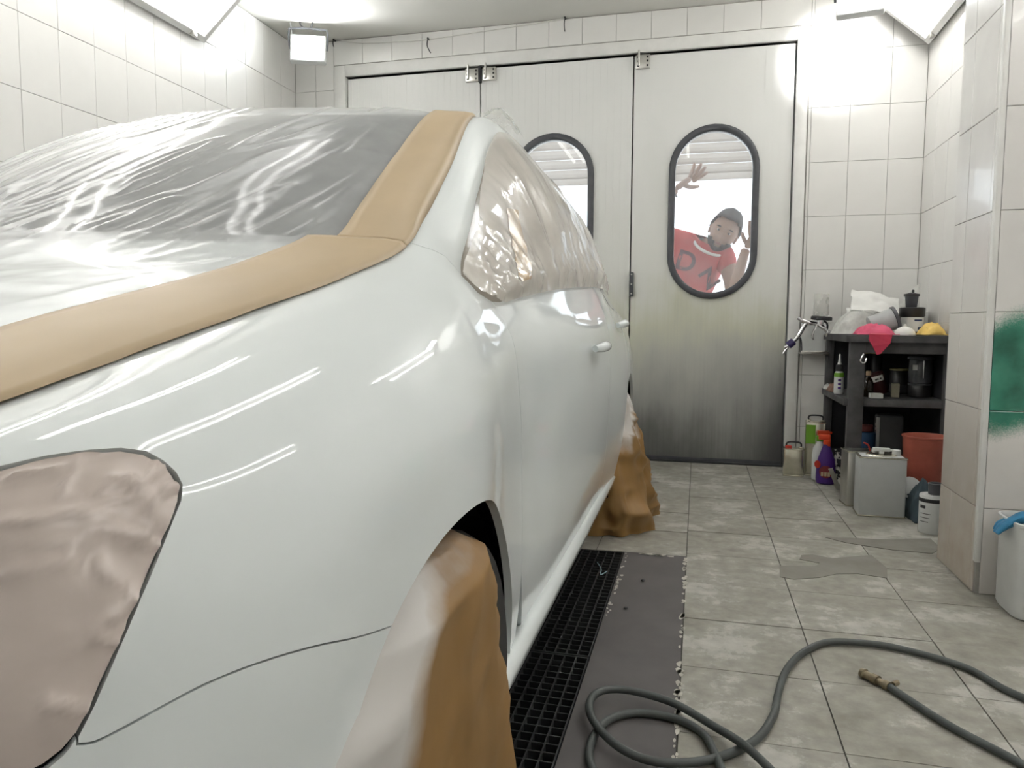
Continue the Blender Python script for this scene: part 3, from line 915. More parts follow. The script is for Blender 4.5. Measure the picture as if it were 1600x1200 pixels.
# --- panels of the left flank
fender_poly = ([(.62, .004), (.70, .002), (.80, .0), (1.0, .0), (1.3, .0), (1.5, .0)] + A_SEAM + FILM_F[1:] + gap_front[1:-1] + [(1.853, .985)]
               + [p for p in reversed(front_arc) if p[1] < .985] + list(reversed(seam))[1:] + list(reversed(LAMP[3:17])) + [(.70, .156), (.64, .15)])
fender, _ = panel('fender', fender_poly, M['paint'], car, .013, bstep=.007)
bump_poly = ([(0.0, .30), (.30, .29), (.455, .29), (.455, .505)] + list(reversed(LAMP[16:21])) + seam + list(reversed(front_arc_low))[1:] + [(front_arc_low[0][0], .995), (.6, 1.0), (.3, 1.0), (0.0, 1.0)])
bumper, _ = panel('front_bumper', bump_poly, M['paint'], car, .018, bstep=.008)
nose, _ = panel('grille_panel', [(0, .002), (.3, .002), (.62, .006), (.64, .15), (.60, .152), (.45, .16), (.447, .285), (.3, .285), (0, .295)], M['paint'], car, .03)
GB = 3.04                          # gap between the doors
belt = lambda u: .287 + .004 * math.sin(u * 2)
gap_mid = [(GB, .29), (GB + .01, .45), (GB + .01, .8), (GB, .985)]
door_top = [(u, belt(u)) for u in np.linspace(1.90, GB - .03, 14)]
fd, _ = panel('front_door', [gap_front[0]] + door_top + gap_mid + [(u, .985) for u in np.linspace(GB - .1, 1.92, 10)] + list(reversed(gap_front[1:-1])), M['paint'], car, .022, bstep=.011)
ra = [p for p in rear_arc if p[0] < 3.86]
gap_rear = [(3.74, .285), (3.80, .35), (3.84, .45)]
ra_door = [p for p in rear_arc if p[0] < 3.66]
rd_poly = [(u, belt(u)) for u in np.linspace(GB + .004, 3.74, 10)] + gap_rear[1:] + [(3.80, .50), (3.70, .60)] + list(reversed(ra_door[:-1]))[0:0] + [(3.63, .70), (3.58, .82), (3.56, .985)] + [(u, .985) for u in np.linspace(3.5, GB + .06, 8)] + list(reversed(gap_mid))[:-1]
rdoor, _ = panel('rear_door', rd_poly, M['paint'], car, .026, bstep=.012)
arcp = [p for p in rear_arc if p[1] < .985]
q_poly = ([(3.74, .285)] + gap_rear[1:] + [(3.80, .50), (3.70, .60), (3.63, .70), (3.58, .82), (3.56, .985)] + [(arcp[0][0] - .002, .985)] + arcp
          + [(arcp[-1][0] + .02, .99), (4.6, .99), (4.9, .99), (5.3, 1.0), (UK[-1], 1.0), (UK[-1], .002), (5.13, .002), (4.8, .002), (4.6, .002), (4.496, .002), (4.30, .002), (4.18, .13), (4.05, .24), (3.95, .29)])
quarter, _ = panel('rear_quarter', q_poly, M['paint'], car, .03, bstep=.014)
top_edge = [(u, .004) for u in np.linspace(1.70, 4.30, 60)]
win_top = [(4.18, .13), (4.0, .118), (3.74, .112), (3.143, .112), (2.8, .110), (2.543, .110), (2.356, .116), (2.16, .134), (1.931, .170), (1.80, .188)]
frame_side, _ = panel('pillar_and_roof_rail', top_edge + win_top + list(reversed(A_SEAM))[0:-1], M['paint'], car, .018, bstep=.009)
glass_poly = FILM_F + [(u, belt(u)) for u in np.linspace(1.90, 3.94, 30)] + [(4.05, .24), (4.16, .14)] + win_top[1:]
side_glass, _ = panel('side_window', glass_poly, M['win2'], car, .03, off=-.010, flange=0)
# --- upper surfaces
CT = {2: (.255, .79), 3: (.36, .85), 4: (.48, .905), 5: (.66, .953), 6: (.82, .99), 7: (.95, 1.045)}
def spline1(ts, P, q):
    ts = np.array(ts, float); P = np.array(P, float)
    m = tang(P, ts); i, h, s, a, b, c, d = herm(None, None, ts, np.atleast_1d(q))
    return P[i] * a[:, None] + m[i] * b[:, None] + P[i + 1] * c[:, None] + m[i + 1] * d[:, None]
def top_patch(us, cy, cz):
    def T(u, s):
        u = np.asarray(u, float); s = np.asarray(s, float); sh_ = u.shape
        uf = u.ravel(); sf = s.ravel()
        e = S(uf, np.zeros_like(uf)); c = spline1(us, np.c_[cy, cz], uf); a = np.abs(sf)
        x = CX + (e[:, 0] - CX) * sf
        y = c[:, 0] + (e[:, 1] - c[:, 0]) * a ** 2
        z = c[:, 1] + (e[:, 2] - c[:, 1]) * a ** 2.4
        return np.c_[x, y, z].reshape(sh_ + (3,))
    return T
Thood = top_patch(UK[[2, 3, 4, 5, 6, 7]], [.255, .36, .48, .66, .82, .95], [.80, .855, .905, .953, .995, 1.05])
Twind = top_patch(UK[[7, 8, 9, 10]], [.96, 1.08, 1.30, 1.62], [1.055, 1.12, 1.255, 1.422])
Troof = top_patch(UK[[10, 11, 12]], [1.63, 2.6, 3.35], [1.428, 1.485, 1.455])
Trear = top_patch(UK[[12, 13, 14]], [3.37, 3.70, 4.02], [1.448, 1.285, 1.105])
Tboot = top_patch(UK[[14, 15, 16]], [4.04, 4.36, 4.50], [1.10, 1.07, 1.045])
def top_obj(name, T, u0, u1, m_, nu, ns, s1=.996, off=0.0):
    u, s = np.meshgrid(np.linspace(u0, u1, nu), np.linspace(-s1, s1, ns), indexing='ij')
    P = T(u, s); P[..., 2] += off
    return grid_obj(name, P - np.array(CAR), m_, car, True, .004)
top_obj('hood', Thood, UK[2] + .004, UK[7] - .004, M['paint'], 50, 61)
top_obj('windshield', Twind, UK[7] + .004, UK[10] - .006, M['win'], 40, 49, .985)
top_obj('roof', Troof, UK[10] + .004, UK[12] - .004, M['paint'], 40, 41)
top_obj('rear_window', Trear, UK[12] + .004, UK[14] - .004, M['win'], 24, 31, .985)
top_obj('trunk_lid', Tboot, UK[14] + .004, UK[16] - .004, M['paint'], 24, 31)
# --- the same parts on the far flank
for o in [fender, bumper, nose, fd, rdoor, quarter, frame_side, side_glass]:
    c = o.copy(); COL.objects.link(c); c.parent = car; c.scale = (-1, 1, 1)
# --- black shell that paints shade into the panel gaps; underbody and wheel wells
def gap_shade_shell():
    us = np.concatenate([np.linspace(.02, 1.8, 60), np.linspace(1.85, UK[-1] - .02, 50)])
    vs = np.concatenate([[.003], np.linspace(.03, .27, 8), np.linspace(.30, .99, 22)])
    u, v = np.meshgrid(us, vs, indexing='ij')
    P = S(u.ravel(), v.ravel()).reshape(u.shape + (3,)); n = Snorm(u.ravel(), v.ravel()).reshape(P.shape)
    P = P - n * .018
    nU, nV = u.shape
    F = []
    def in_arch(p):
        return (math.hypot(p[1] - FA[0], p[2] - FA[1]) < FA[2] + .01) or (math.hypot(p[1] - RA[0], p[2] - RA[1]) < RA[2] + .01)
    for i in range(nU - 1):
        for j in range(nV - 1):
            c = (P[i, j] + P[i + 1, j + 1]) / 2
            if in_arch(c): continue
            if .6 < u[i, j] < 4.2 and v[i, j] < .29 and u[i, j] > 1.7: continue
            F.append((i * nV + j, i * nV + j + 1, (i + 1) * nV + j + 1, (i + 1) * nV + j))
    return mesh_obj('gap_shade_shell', P.reshape(-1, 3) - np.array(CAR), F, M['dark'], car, True)
ish = gap_shade_shell(); c = ish.copy(); COL.objects.link(c); c.parent = car; c.scale = (-1, 1, 1)
box('underbody', -.70, .70, -1.95, 2.1, .20, .26, M['dark'], car)
def wheel_well(cy, cz, r):
    bm = bmesh.new(); n = 24; rings = []
    for x in (CX + .80 - CX - .0, .50):
        rings.append([bm.verts.new((x if x < .8 else .785, cy - CAR[1] + (r + .012) * math.cos(R(-30 + 240 * i / n)), cz + (r + .012) * math.sin(R(-30 + 240 * i / n)))) for i in range(n + 1)])
    for i in range(n): bm.faces.new((rings[0][i], rings[0][i + 1], rings[1][i + 1], rings[1][i]))
    bm.faces.new(rings[1])
    return bm_obj('wheel_arch_liner', bm, M['dark'], car, False)
for a in (FA, RA):
    w = wheel_well(*a); c = w.copy(); COL.objects.link(c); c.parent = car; c.scale = (-1, 1, 1)
# --- wheels, inside their paper bags
M['tyre'] = mat('tyre_rubber', (.025, .025, .025), .8, var=.2)
first = None
for cy in (1.0, 3.5):
    for s in (1, -1):
        if first is None:
            first = lathe('wheel', [(.16, -.09), (.29, -.092), (.305, -.06), (.307, 0), (.305, .06), (.29, .092), (.20, .095), (.19, .07), (.06, .075), (.0, .08)], M['tyre'], car, 32, M=Matrix.Rotation(R(90), 4, 'Y'))
            w = first
        else: w = share('wheel', first, car)
        w.location = (s * .72, cy - CAR[1], .307); w.rotation_euler = (0, 0, 0 if s > 0 else math.pi)
# --- sill rail: the pale round ledge under the doors
def sill():
    ys = np.linspace(1.235, 3.16, 30); P = []
    for i, y in enumerate(ys):
        k = min(1, min(i, len(ys) - 1 - i) / 2 + .55)
        x = -.322 - .012 * (y - 1.2) / 2
        ring = [(x - .045, y, .275), (x - .02, y, .291), (x - .004, y, .288), (x + .006, y, .272), (x + .004, y, .250), (x - .012, y, .237), (x - .05, y, .236)]
        P.append([(a, b, .262 + (c - .262) * k) for a, b, c in ring])
    return grid_obj('sill_rail', np.array(P) - np.array(CAR), M['paint'], car, True)
s_ = sill(); c = s_.copy(); COL.objects.link(c); c.parent = car; c.scale = (-1, 1, 1)
# --- door handles
def handle(parent, u, v, name='door_handle'):
    p = S(u, v)[0]; n = Snorm(np.array([u]), np.array([v]))[0]
    ys = np.linspace(-.095, .095, 13)
    bm = bmesh.new()
    pts = [p + np.array([0, y, .004 * math.cos(y * 16)]) + n * (.034 * (1 - (y / .11) ** 4) + .002) - np.array(CAR) for y in ys]
    bmr = [.010 + .006 * (1 - (y / .1) ** 2) for y in ys]
    tube_bm(bm, pts, bmr, 10)
    h = bm_obj(name, bm, M['paint'], parent, True)
    q = p + np.array([0, -.10, -.002]) - np.array(CAR)
    return h
handle(fd, 2.70, .44); handle(rdoor, 3.43, .40)

# ---- headlight under pinkish masking paper
lampgap = .0012
FOLDS = [(0.854, 0.271, 0.891, 0.244), (0.862, 0.295, 0.891, 0.275), (0.821, 0.297, 0.869, 0.327), (0.821, 0.327, 0.847, 0.363), (0.814, 0.375, 0.843, 0.365), (0.814, 0.379, 0.832, 0.401), (0.803, 0.248, 0.821, 0.2), (0.762, 0.263, 0.829, 0.281), (0.832, 0.293, 0.858, 0.317), (0.78, 0.423, 0.81, 0.445), (0.769, 0.19, 0.806, 0.202), (0.762, 0.315, 0.806, 0.317), (0.84, 0.24, 0.862, 0.265), (0.829, 0.259, 0.858, 0.246)]
def fold_relief(Q):
    h = np.zeros(len(Q))
    for k, (u0, v0, u1, v1) in enumerate(FOLDS):
        a = np.array([u0, v0 * VS]); d = np.array([u1, v1 * VS]) - a; L = np.hypot(*d); d = d / L
        r = np.c_[Q[:, 0], Q[:, 1] * VS] - a
        t = np.clip(r @ d / L, -.2, 1.2); w = (r @ np.array([-d[1], d[0]])) + .006 * (vnoise(t * 5 + k * 3.1, t * 0 + k) - .5)
        on = np.clip((t + .15) / .25, 0, 1) * np.clip((1.15 - t) / .15, 0, 1)
        h += on * (.0048 * np.exp(-(np.abs(w) / .0042)) + .0012 * np.exp(-((w - .014) / .014) ** 2) * (1 if k % 2 else -1))
    return h
def lamp_disp(Q, X):
    a = ridge(Q[:, 0] * 16 + Q[:, 1] * 6, Q[:, 1] * 26 - Q[:, 0] * 9); b = ridge(Q[:, 0] * 7 - Q[:, 1] * 11 + 3, Q[:, 1] * 9 + 5)
    w = np.clip((Q[:, 0] - .74) / .12, .15, 1)
    return -.0025 + w * (.0035 * np.clip(a - .78, 0, 1) / .22 + .003 * np.clip(b - .80, 0, 1) / .20) + .002 * vnoise(Q[:, 0] * 20, Q[:, 1] * 20) + fold_relief(Q)
hl, _ = panel('headlight', LAMP, M['dark'], car, .03, off=-.0065, flange=0, gap=0)  # plain black sheet, painting shade into the gap round the paper
lm = Matrix.Identity(4)
cen = np.array([(p[0], p[1]) for p in LAMP]).mean(0)
LP_ = [tuple(cen + (np.array(p) - cen) * np.array([.980, .968])) for p in LAMP]
lp, _ = panel('headlight_masking_paper', LP_, M['tape_lamp'], None, .0045, off=0, flange=.006, gap=0, disp=lamp_disp, local=(0, 0, 0))
tag(lp, 'pinkish crumpled masking paper covering the near headlight of the white car', 'masking paper')

# ---- masking film over hood and windshield, with its tan paper strips
film_root = thing('masking_film', 'milky plastic masking film draped over the hood and windshield of the white car', 'masking film', (0, 0, 0))
def film_pts():
    us = np.concatenate([np.linspace(UK[2] + .02, UK[7], 110), np.linspace(UK[7] + .004, UK[10] + .035, 150)])
    ss = np.linspace(-1.04, .86, 210)
    u, s = np.meshgrid(us, ss, indexing='ij')
    k = u <= UK[7]
    sc_ = np.clip(s, -1, 1)
    P = np.where(k[..., None], Thood(np.minimum(u, UK[7]), sc_), Twind(np.clip(u, UK[7], UK[10]), sc_))
    P[..., 0] += (s - sc_) * .55
    P[..., 2] -= (np.abs(s - sc_)) * .3
    wf_ = np.clip((u - UK[7]) / (UK[10] - UK[7]), 0, 1)      # 0 at the base of the windshield, 1 at the roof
    hf = np.clip((UK[7] - u) / .8, 0, 1)
    far = np.clip((.15 - s) / .9, 0, 1)
    d = .010 + 0 * u
    # long folds sweeping up from the far corner to the roof
    ph = s * 7.0 - wf_ * 1.9
    d += np.where(k, 0, 1) * far * (.014 * (np.clip(ridge(ph * 1.3, wf_ * .6) - .45, 0, 1)) ** 1.5 * 1.3 + .010 * np.clip(ridge(ph * 2.9 + 9, wf_ * .9 + 4) - .55, 0, 1) + .022 * np.sin(math.pi * wf_) * far)
    # short creases rising from the base of the glass
    ph2 = s * 20 - wf_ * 5.5
    d += np.where(k, 0, 1) * (1 - wf_) ** 1.5 * .0065 * (np.clip(ridge(ph2, wf_ * 2 + 7) - .66, 0, 1) / .34) ** 1.6
    ph3 = s * 12 - wf_ * 4.0
    d += np.where(k, 0, 1) * .0035 * (np.clip(ridge(ph3 + 2.5, wf_ * 2.2) - .86, 0, 1) / .14) ** 1.5
    # soft wrinkles on the hood
    d += np.where(k, 1, 0) * (.004 * np.clip(ridge(s * 5 + hf * 3, hf * 4 - s * 1.5) - .5, 0, 1) + .004 * (1 - hf) * np.clip(ridge(s * 15, hf * 2 + 3) - .6, 0, 1))
    d += .0012 * vnoise(s * 22, u * 25)
    edge = np.clip((.86 - s) / .06, 0, 1)
    P[..., 2] += d * (.35 + .65 * edge)
    # film bridges the angle between hood and glass a little
    return P
FP = film_pts()
grid_obj('film', FP, M['film'], film_root, True)
def strip(name, us, cols, lift=.006, wig=.0015):
    P = np.array([[f(u) for f in cols] for u in us])
    n = len(cols)
    for i, u in enumerate(us):
        for j in range(n):
            P[i, j, 2] += (.002 if j == 0 else min(lift, .004 + .003 * j)) + wig * vnoise(np.array(u * 14.0), np.array(j * 1.3))
            P[i, j, 0] += .0015
    return grid_obj(name, P, M['tape'], film_root, True, .0012)
t1 = lambda T, s: (lambda u: T(np.array([u]), np.array([s]))[0])
us = np.linspace(.60, 1.668, 70)
strip('hood_paper_strip', us, [lambda u: S(u, .016)[0]] + [t1(Thood, s) for s in (1.0, .97, .94, .91, .88, .85, .82, .80)], .0115)
us = np.linspace(1.664, 2.55, 60)
strip('pillar_paper_strip', us, [lambda u: S(u, .014 + .028 * math.sin(math.pi * (u - 1.67) / .88))[0]] + [(lambda u, s=s: Twind(np.maximum(np.array([u]), UK[7]), np.array([s]))[0]) for s in (1.0, .97, .94, .91, .885, .86)], .010)

M['kraft_plain'] = mat('brown_paper', (.40, .28, .15), .4, var=.25, scale=25, coat=.8)
# ---- crinkled clear film over the side windows
def sf_disp(Q, X):
    u, v = Q[:, 0], Q[:, 1]
    cu = (u - 1.75) / 2.2
    inner = np.clip(np.minimum(np.minimum((v - .10) / .05, (.30 - v) / .03), np.minimum((u - 1.76) / .12, (4.1 - u) / .2)), 0, 1)
    ph = (u - 2.3) * (2.2 + 9 * v) * 1.6
    a = ridge(ph, v * 5 + 2); b = ridge(ph * 2.3 + 3, v * 9); c = ridge(u * 15 + v * 38, v * 52 - u * 7)
    low = np.clip((v - .215) / .06, 0, 1)
    front = np.clip((2.15 - u) / .35, 0, 1)
    return .006 + inner * (.014 + .015 * np.clip(a - .5, 0, 1) + .010 * np.clip(b - .6, 0, 1) + .006 * np.clip(ridge(ph * 4.3 + 1, v * 7) - .6, 0, 1) + (.012 * low + .008 * front + .001) * np.clip(c - .5, 0, 1) * 1.6)
FS = [(1.745, .195), (1.772, .250), (1.838, .284)] + [(u, belt(u) + .008) for u in np.linspace(1.90, 3.94, 30)] + [(4.06, .245), (4.20, .13)] + [(a, b - .006) for a, b in win_top[1:]]
fs, _ = panel('side_window_film', FS, M['film_clear'], None, .009, off=0, flange=0, gap=0, disp=sf_disp, local=(0, 0, 0))
tag(fs, 'crinkled clear plastic film taped over the side windows of the white car', 'masking film')
pp_, _ = panel('paper_piece', [(2.219, 0.168), (2.297, 0.18), (2.186, 0.23), (2.097, 0.269), (2.012, 0.269), (2.086, 0.22)], M['kraft_plain'], fs, .01, off=.0015, flange=0, gap=0, disp=sf_disp, local=(0, 0, 0))
# a loose tuft of film standing up at the roof corner
u, s = np.meshgrid(np.linspace(0, 1, 24), np.linspace(0, 1, 16), indexing='ij')
P = np.zeros(u.shape + (3,))
P[..., 0] = -.625 + .105 * u + .010 * vnoise(u * 7, s * 5); P[..., 1] = 2.02 + .16 * s + .02 * vnoise(u * 6 + 3, s * 6)
P[..., 2] = 1.478 + .045 * np.sin(math.pi * np.clip(u * .95 + .03, 0, 1)) * (.35 + .65 * np.sin(math.pi * s)) + .014 * ridge(u * 6, s * 7) - .05 * np.clip(u - .72, 0, 1) 
grid_obj('film_tuft', P, M['clear'], fs, True)

# ---- paper bags over the wheels
def bag(name, label, rings, over, seed, crump, mat_=None, group=None):
    """rings of a paper bag, top to bottom: (z, x_out, x_in, y0, y1); crumpled"""
    seg = 72; P = []; A = []
    for k in range(60):
        t = k / 59 * (len(rings) - 1); i = min(int(t), len(rings) - 2); f = t - i; f = f * f * (3 - 2 * f) * .35 + f * .65
        z, xo, xi, y0, y1 = [a * (1 - f) + b * f for a, b in zip(rings[i], rings[i + 1])]
        cx_, cy_ = (xo + xi) / 2, (y0 + y1) / 2; hx, hy = (xo - xi) / 2, (y1 - y0) / 2
        row = []; ra = []
        for j in range(seg):
            a = 2 * math.pi * j / seg; ca, sa = math.cos(a), math.sin(a)
            kk = (abs(ca) ** 3.4 + abs(sa) ** 3.4) ** (-1 / 3.4)
            x, y = cx_ + hx * ca * kk, cy_ + hy * sa * kk
            g = crump * (float(ridge(np.array(j / seg * 9 + seed), np.array(z * 5))) - .5) * min(1, k / 6) + crump * .5 * (float(ridge(np.array(j / seg * 22 + seed * 2), np.array(z * 13))) - .5) * min(1, k / 6)
            x += g * ca; y += g * sa
            row.append((x, y, max(z, .004) if k < 59 else .003)); ra.append(over(x, y, z, a))
        P.append(row); A.append(ra)
    P = np.array(P); n, m = P.shape[:2]
    F = [(i * m + j, i * m + (j + 1) % m, (i + 1) * m + (j + 1) % m, (i + 1) * m + j) for i in range(n - 1) for j in range(m)] + [tuple(range(m))]
    o = mesh_obj(name, P.reshape(-1, 3), F, mat_ or M['kraft'], None, True)
    at = o.data.attributes.new('overspray', 'FLOAT', 'POINT')
    at.data.foreach_set('value', np.array(A, float).ravel())
    return tag(o, label, 'paper cover', group)
def over_front(x, y, z, a):
    # the spray reached the side that faces forward and out, and the top
    return np.clip(1.0 - (y - .60 - .14 * np.clip(z - .3, 0, 1) * 2 + .55 * (x + .30)) / .16, -.2, 1.1) * .95 + np.clip((z - .52) / .12, 0, .6)
bag('wheel_paper_cover', 'brown paper bag with white overspray wrapped round the front wheel', [(.632, -.40, -.50, .84, .96), (.615, -.330, -.52, .74, 1.06), (.57, -.293, -.54, .655, 1.145), (.47, -.285, -.55, .565, 1.215), (.30, -.277, -.56, .50, 1.262), (.12, -.270, -.56, .49, 1.28), (.0, -.265, -.56, .49, 1.29)], over_front, 1.3, .022)
def over_rear(x, y, z, a):
    return np.clip((z - .27) / .2, 0, .7) * (1.0 if x < -.27 else .5)
bag('wheel_paper_cover', 'crumpled brown paper bag hanging to the floor over the rear wheel', [(.655, -.36, -.42, 3.34, 3.52), (.58, -.315, -.45, 3.27, 3.62), (.45, -.29, -.52, 3.21, 3.72), (.32, -.262, -.54, 3.18, 3.78), (.22, -.235, -.55, 3.17, 3.80), (.12, -.215, -.55, 3.16, 3.80), (.05, -.20, -.55, 3.16, 3.80), (.0, -.185, -.55, 3.165, 3.80)], over_rear, 4.1, .065)

# ================================================================== LIGHT FITTINGS
def corner_fixture(name, label, side, y0, y1, lit):
    """fluorescent trough set across the corner of wall and ceiling; two tubes behind a glass frame"""
    xw = XL if side < 0 else XR
    s = -side                                # towards the room
    t = thing(name, label, 'light fixture', (xw, y0, 2.6), 0, 'corner light fixtures')
    L = y1 - y0
    a = Vector((0.0, 0, .0)); b = Vector((s * .40, 0, .345))      # across the corner, in the section plane
    d = (b - a).normalized(); n = Vector((s * .654, 0, -.757))
    n = n - d * n.dot(d); n.normalize()
    def prism(nm, sec, m_, ya=0, yb=L, parent=t):
        bm = bmesh.new()
        p = [bm.verts.new((q.x, ya, q.z)) for q in sec]; r = [bm.verts.new((q.x, yb, q.z)) for q in sec]
        for i in range(len(sec)): bm.faces.new((p[i], p[(i + 1) % len(sec)], r[(i + 1) % len(sec)], r[i]))
        bm.faces.new(p); bm.faces.new(list(reversed(r)))
        return bm_obj(nm, bm, m_, parent)
    W = (b - a).length
    at_ = lambda u, h: a + d * u + n * h
    prism('housing', [at_(.0, -.012), at_(W, -.012), at_(W, -.004), at_(.0, -.004)], M['frame'])
    prism('frame_rail', [at_(0, -.004), at_(.035, -.004), at_(.035, .035), at_(0, .035)], M['frame'])
    prism('frame_rail', [at_(W - .035, -.004), at_(W, -.004), at_(W, .035), at_(W - .035, .035)], M['frame'])
    for yy in (0, L - .03, L / 2 - .015):
        prism('frame_end', [at_(.035, -.004), at_(W - .035, -.004), at_(W - .035, .034), at_(.035, .034)], M['frame'], yy, yy + .03)
    for u in (.16, W - .16):
        for ya, yb in ((.05, L / 2 - .03), (L / 2 + .03, L - .05)):
            q = at_(u, .016)
            tube('fluorescent_tube', [(q.x, ya, q.z), (q.x, yb, q.z)], .014, lit, t, 10)
    for yy in (.12, L * .5, L - .12):
        q = at_(.018, .038)
        box('clip', q.x - .012, q.x + .012, yy - .02, yy + .02, q.z - .012, q.z + .012, M['steel'], t, .003)
    prism('cover_glass', [at_(.036, .030), at_(W - .036, .030), at_(W - .036, .033), at_(.036, .033)], M['clear_glass'], .031, L - .031)
    return t
M['clear_glass'] = glass_mat('fixture_cover_glass', (.98, .98, .98), .06, .05)
corner_fixture('corner_light_fixture', 'fluorescent corner light above the left tiled wall', -1, .55, 3.98, M['tube'])
corner_fixture('corner_light_fixture', 'fluorescent corner light above the right alcove, over the workbench', 1, 3.24, 4.98, M['tube'])
corner_fixture('corner_light_fixture', 'added out-of-view fluorescent corner light on the near left wall, beside the camera', -1, -2.4, .5, M['tube'])  # added light out of view, brightens the car from the left
XR_old = XR; XR = 1.88
corner_fixture('corner_light_fixture', 'added out-of-view fluorescent corner light on the near right wall, in front of the tiled pillar', 1, -1.6, 2.6, M['tube'])  # added light out of view, for brightness and fender reflections
XR = XR_old

def added_ceiling_light(label, x, y0, y1):  # extra tubes out of view, added for brightness and streaks on the fender
    t = thing('added_ceiling_light', label, 'light fixture', (x, y0, ZC), 0, 'added ceiling lights over the car')
    L = y1 - y0
    box('housing', -.12, .12, 0, L, -.04, 0, M['frame'], t, .004)
    for dx in (-.06, .06):
        tube('fluorescent_tube', [(dx, .03, -.062), (dx, L - .03, -.062)], .016, M['tube_soft'], t, 10)
        for yy in (.02, L - .02): box('lamp_holder', dx - .015, dx + .015, yy - .012, yy + .012, -.082, -.04, M['frame'], t, .002)
added_ceiling_light('added out-of-view twin tube ceiling light over the near side of the car hood', -.22, 1.0, 2.6)
added_ceiling_light('added out-of-view twin tube ceiling light over the middle of the car hood', -1.45, 1.0, 2.6)

def floodlight(label, loc, rz, tilt, w, h, hook):
    t = thing('floodlight', label, 'floodlight', loc, rz, 'LED floodlights')
    Mx = Matrix.Rotation(R(tilt), 4, 'X')
    bm = bmesh.new(); bx(bm, -w / 2, w / 2, -.02, .035, -h / 2, h / 2, .008, Mx); bm_obj('housing', bm, M['white_plastic'], t, True)
    bm = bmesh.new(); bx(bm, -w / 2 + .016, w / 2 - .016, -.027, -.019, -h / 2 + .016, h / 2 - .016, .004, Mx); bm_obj('lit_face', bm, M['flood'], t, True)
    bm = bmesh.new()
    for k in range(6):
        x = -w / 2 + .03 + (w - .06) * k / 5
        bx(bm, x - .003, x + .003, .035, .055, -h / 2 + .02, h / 2 - .02, 0, Mx)
    bm_obj('cooling_fins', bm, M['white_plastic'], t)
    tube('bracket', smooth_path([(-w / 2 - .006, .01, 0), (-w / 2 - .01, .012, h / 2 + .02), (-w / 2 + .02, .02, h / 2 + .045), (w / 2 - .02, .02, h / 2 + .045), (w / 2 + .01, .012, h / 2 + .02), (w / 2 + .006, .01, 0)], 5), .007, M['gasket'], t, 8)
    if hook:
        tube('hook', smooth_path([(.0, .02, h / 2 + .045), (-.05, .02, h / 2 + .07), (-.045, .02, h / 2 + .12), (.0, .02, h / 2 + .14), (.03, .02, h / 2 + .11), (.02, .02, h / 2 + .06)], 6), .005, M['gasket'], t, 8)
        tube('cord', smooth_path([(-w / 2 + .01, .03, 0), (-w / 2 + .005, .04, h / 2 + .02), (-w / 2 - .005, .04, ZC - loc[2])], 8), .004, M['white_plastic'], t, 8)
    else:
        tube('cord', [(0, .03, h / 2), (0, .04, ZC - loc[2])], .005, M['white_plastic'], t, 8)
    return t
def spot(parent, loc, target, power, angle, blend=.35):
    l = bpy.data.lights.new('floodlight_beam', 'SPOT'); l.energy = power; l.spot_size = R(angle); l.spot_blend = blend; l.shadow_soft_size = .05
    o = bpy.data.objects.new('floodlight_beam', l); COL.objects.link(o)
    o.parent = parent
    mw = Matrix.Translation(parent.location) @ Matrix.Rotation(parent.rotation_euler.z, 4, 'Z')
    o.location = mw.inverted() @ Vector(loc)
    dirv = (mw.to_3x3().inverted() @ (Vector(target) - Vector(loc)))
    o.rotation_euler = dirv.to_track_quat('-Z', 'Y').to_euler()
f1 = floodlight('lit white LED floodlight hanging by a hook left of the doors', (-2.605, 4.70, 2.765), R(22), -12, .235, .19, True)
f2 = floodlight('lit white LED floodlight under the ceiling right of the doors', (.795, 4.42, 2.655), R(-10), -12, .235, .19, False)
spot(f1, (-2.5, 4.60, 2.84), (-2.2, 4.5, 2.96), FLOOD_SPOT * .35, 120, .8)
spot(f2, (.78, 4.55, 2.60), (.765, 5.05, 2.56), FLOOD_SPOT, 66, .45)

# ---- wire and nails over the doors
M['thread'] = mat('pale_cord', (.75, .74, .7), .6, var=.05)
w_ = tube('cord', smooth_path([(-2.62, YB - .012, 2.965), (-2.4, YB - .012, 2.915), (-2.1, YB - .012, 2.895), (-1.87, YB - .012, 2.892), (-1.4, YB - .012, 2.915), (-.91, YB - .012, 2.942)], 8), .0035, M['thread'], None, 6)
tag(w_, 'thin pale cord strung between nails above the doors', 'cord')
for i, (x, z, lab, tail) in enumerate([(-2.585, 2.945, 'short nail with a wire end left of the door frame corner', .05), (-1.868, 2.893, 'nail with a hanging black wire end above the left door seam', .10), (-.905, 2.945, 'nail with a straight wire end above the middle door', .09)]):
    nl = tube('nail', [(x, YB + .004, z), (x, YB - .03, z)], .006, M['black'], None, 8)
    tag(nl, lab, 'nail')
    tube('wire_end', smooth_path([(x, YB - .026, z), (x - .004, YB - .03, z - tail * .5), (x + (.02 if i == 1 else 0), YB - .026, z - tail)], 5), .0035, M['black'], nl, 6)

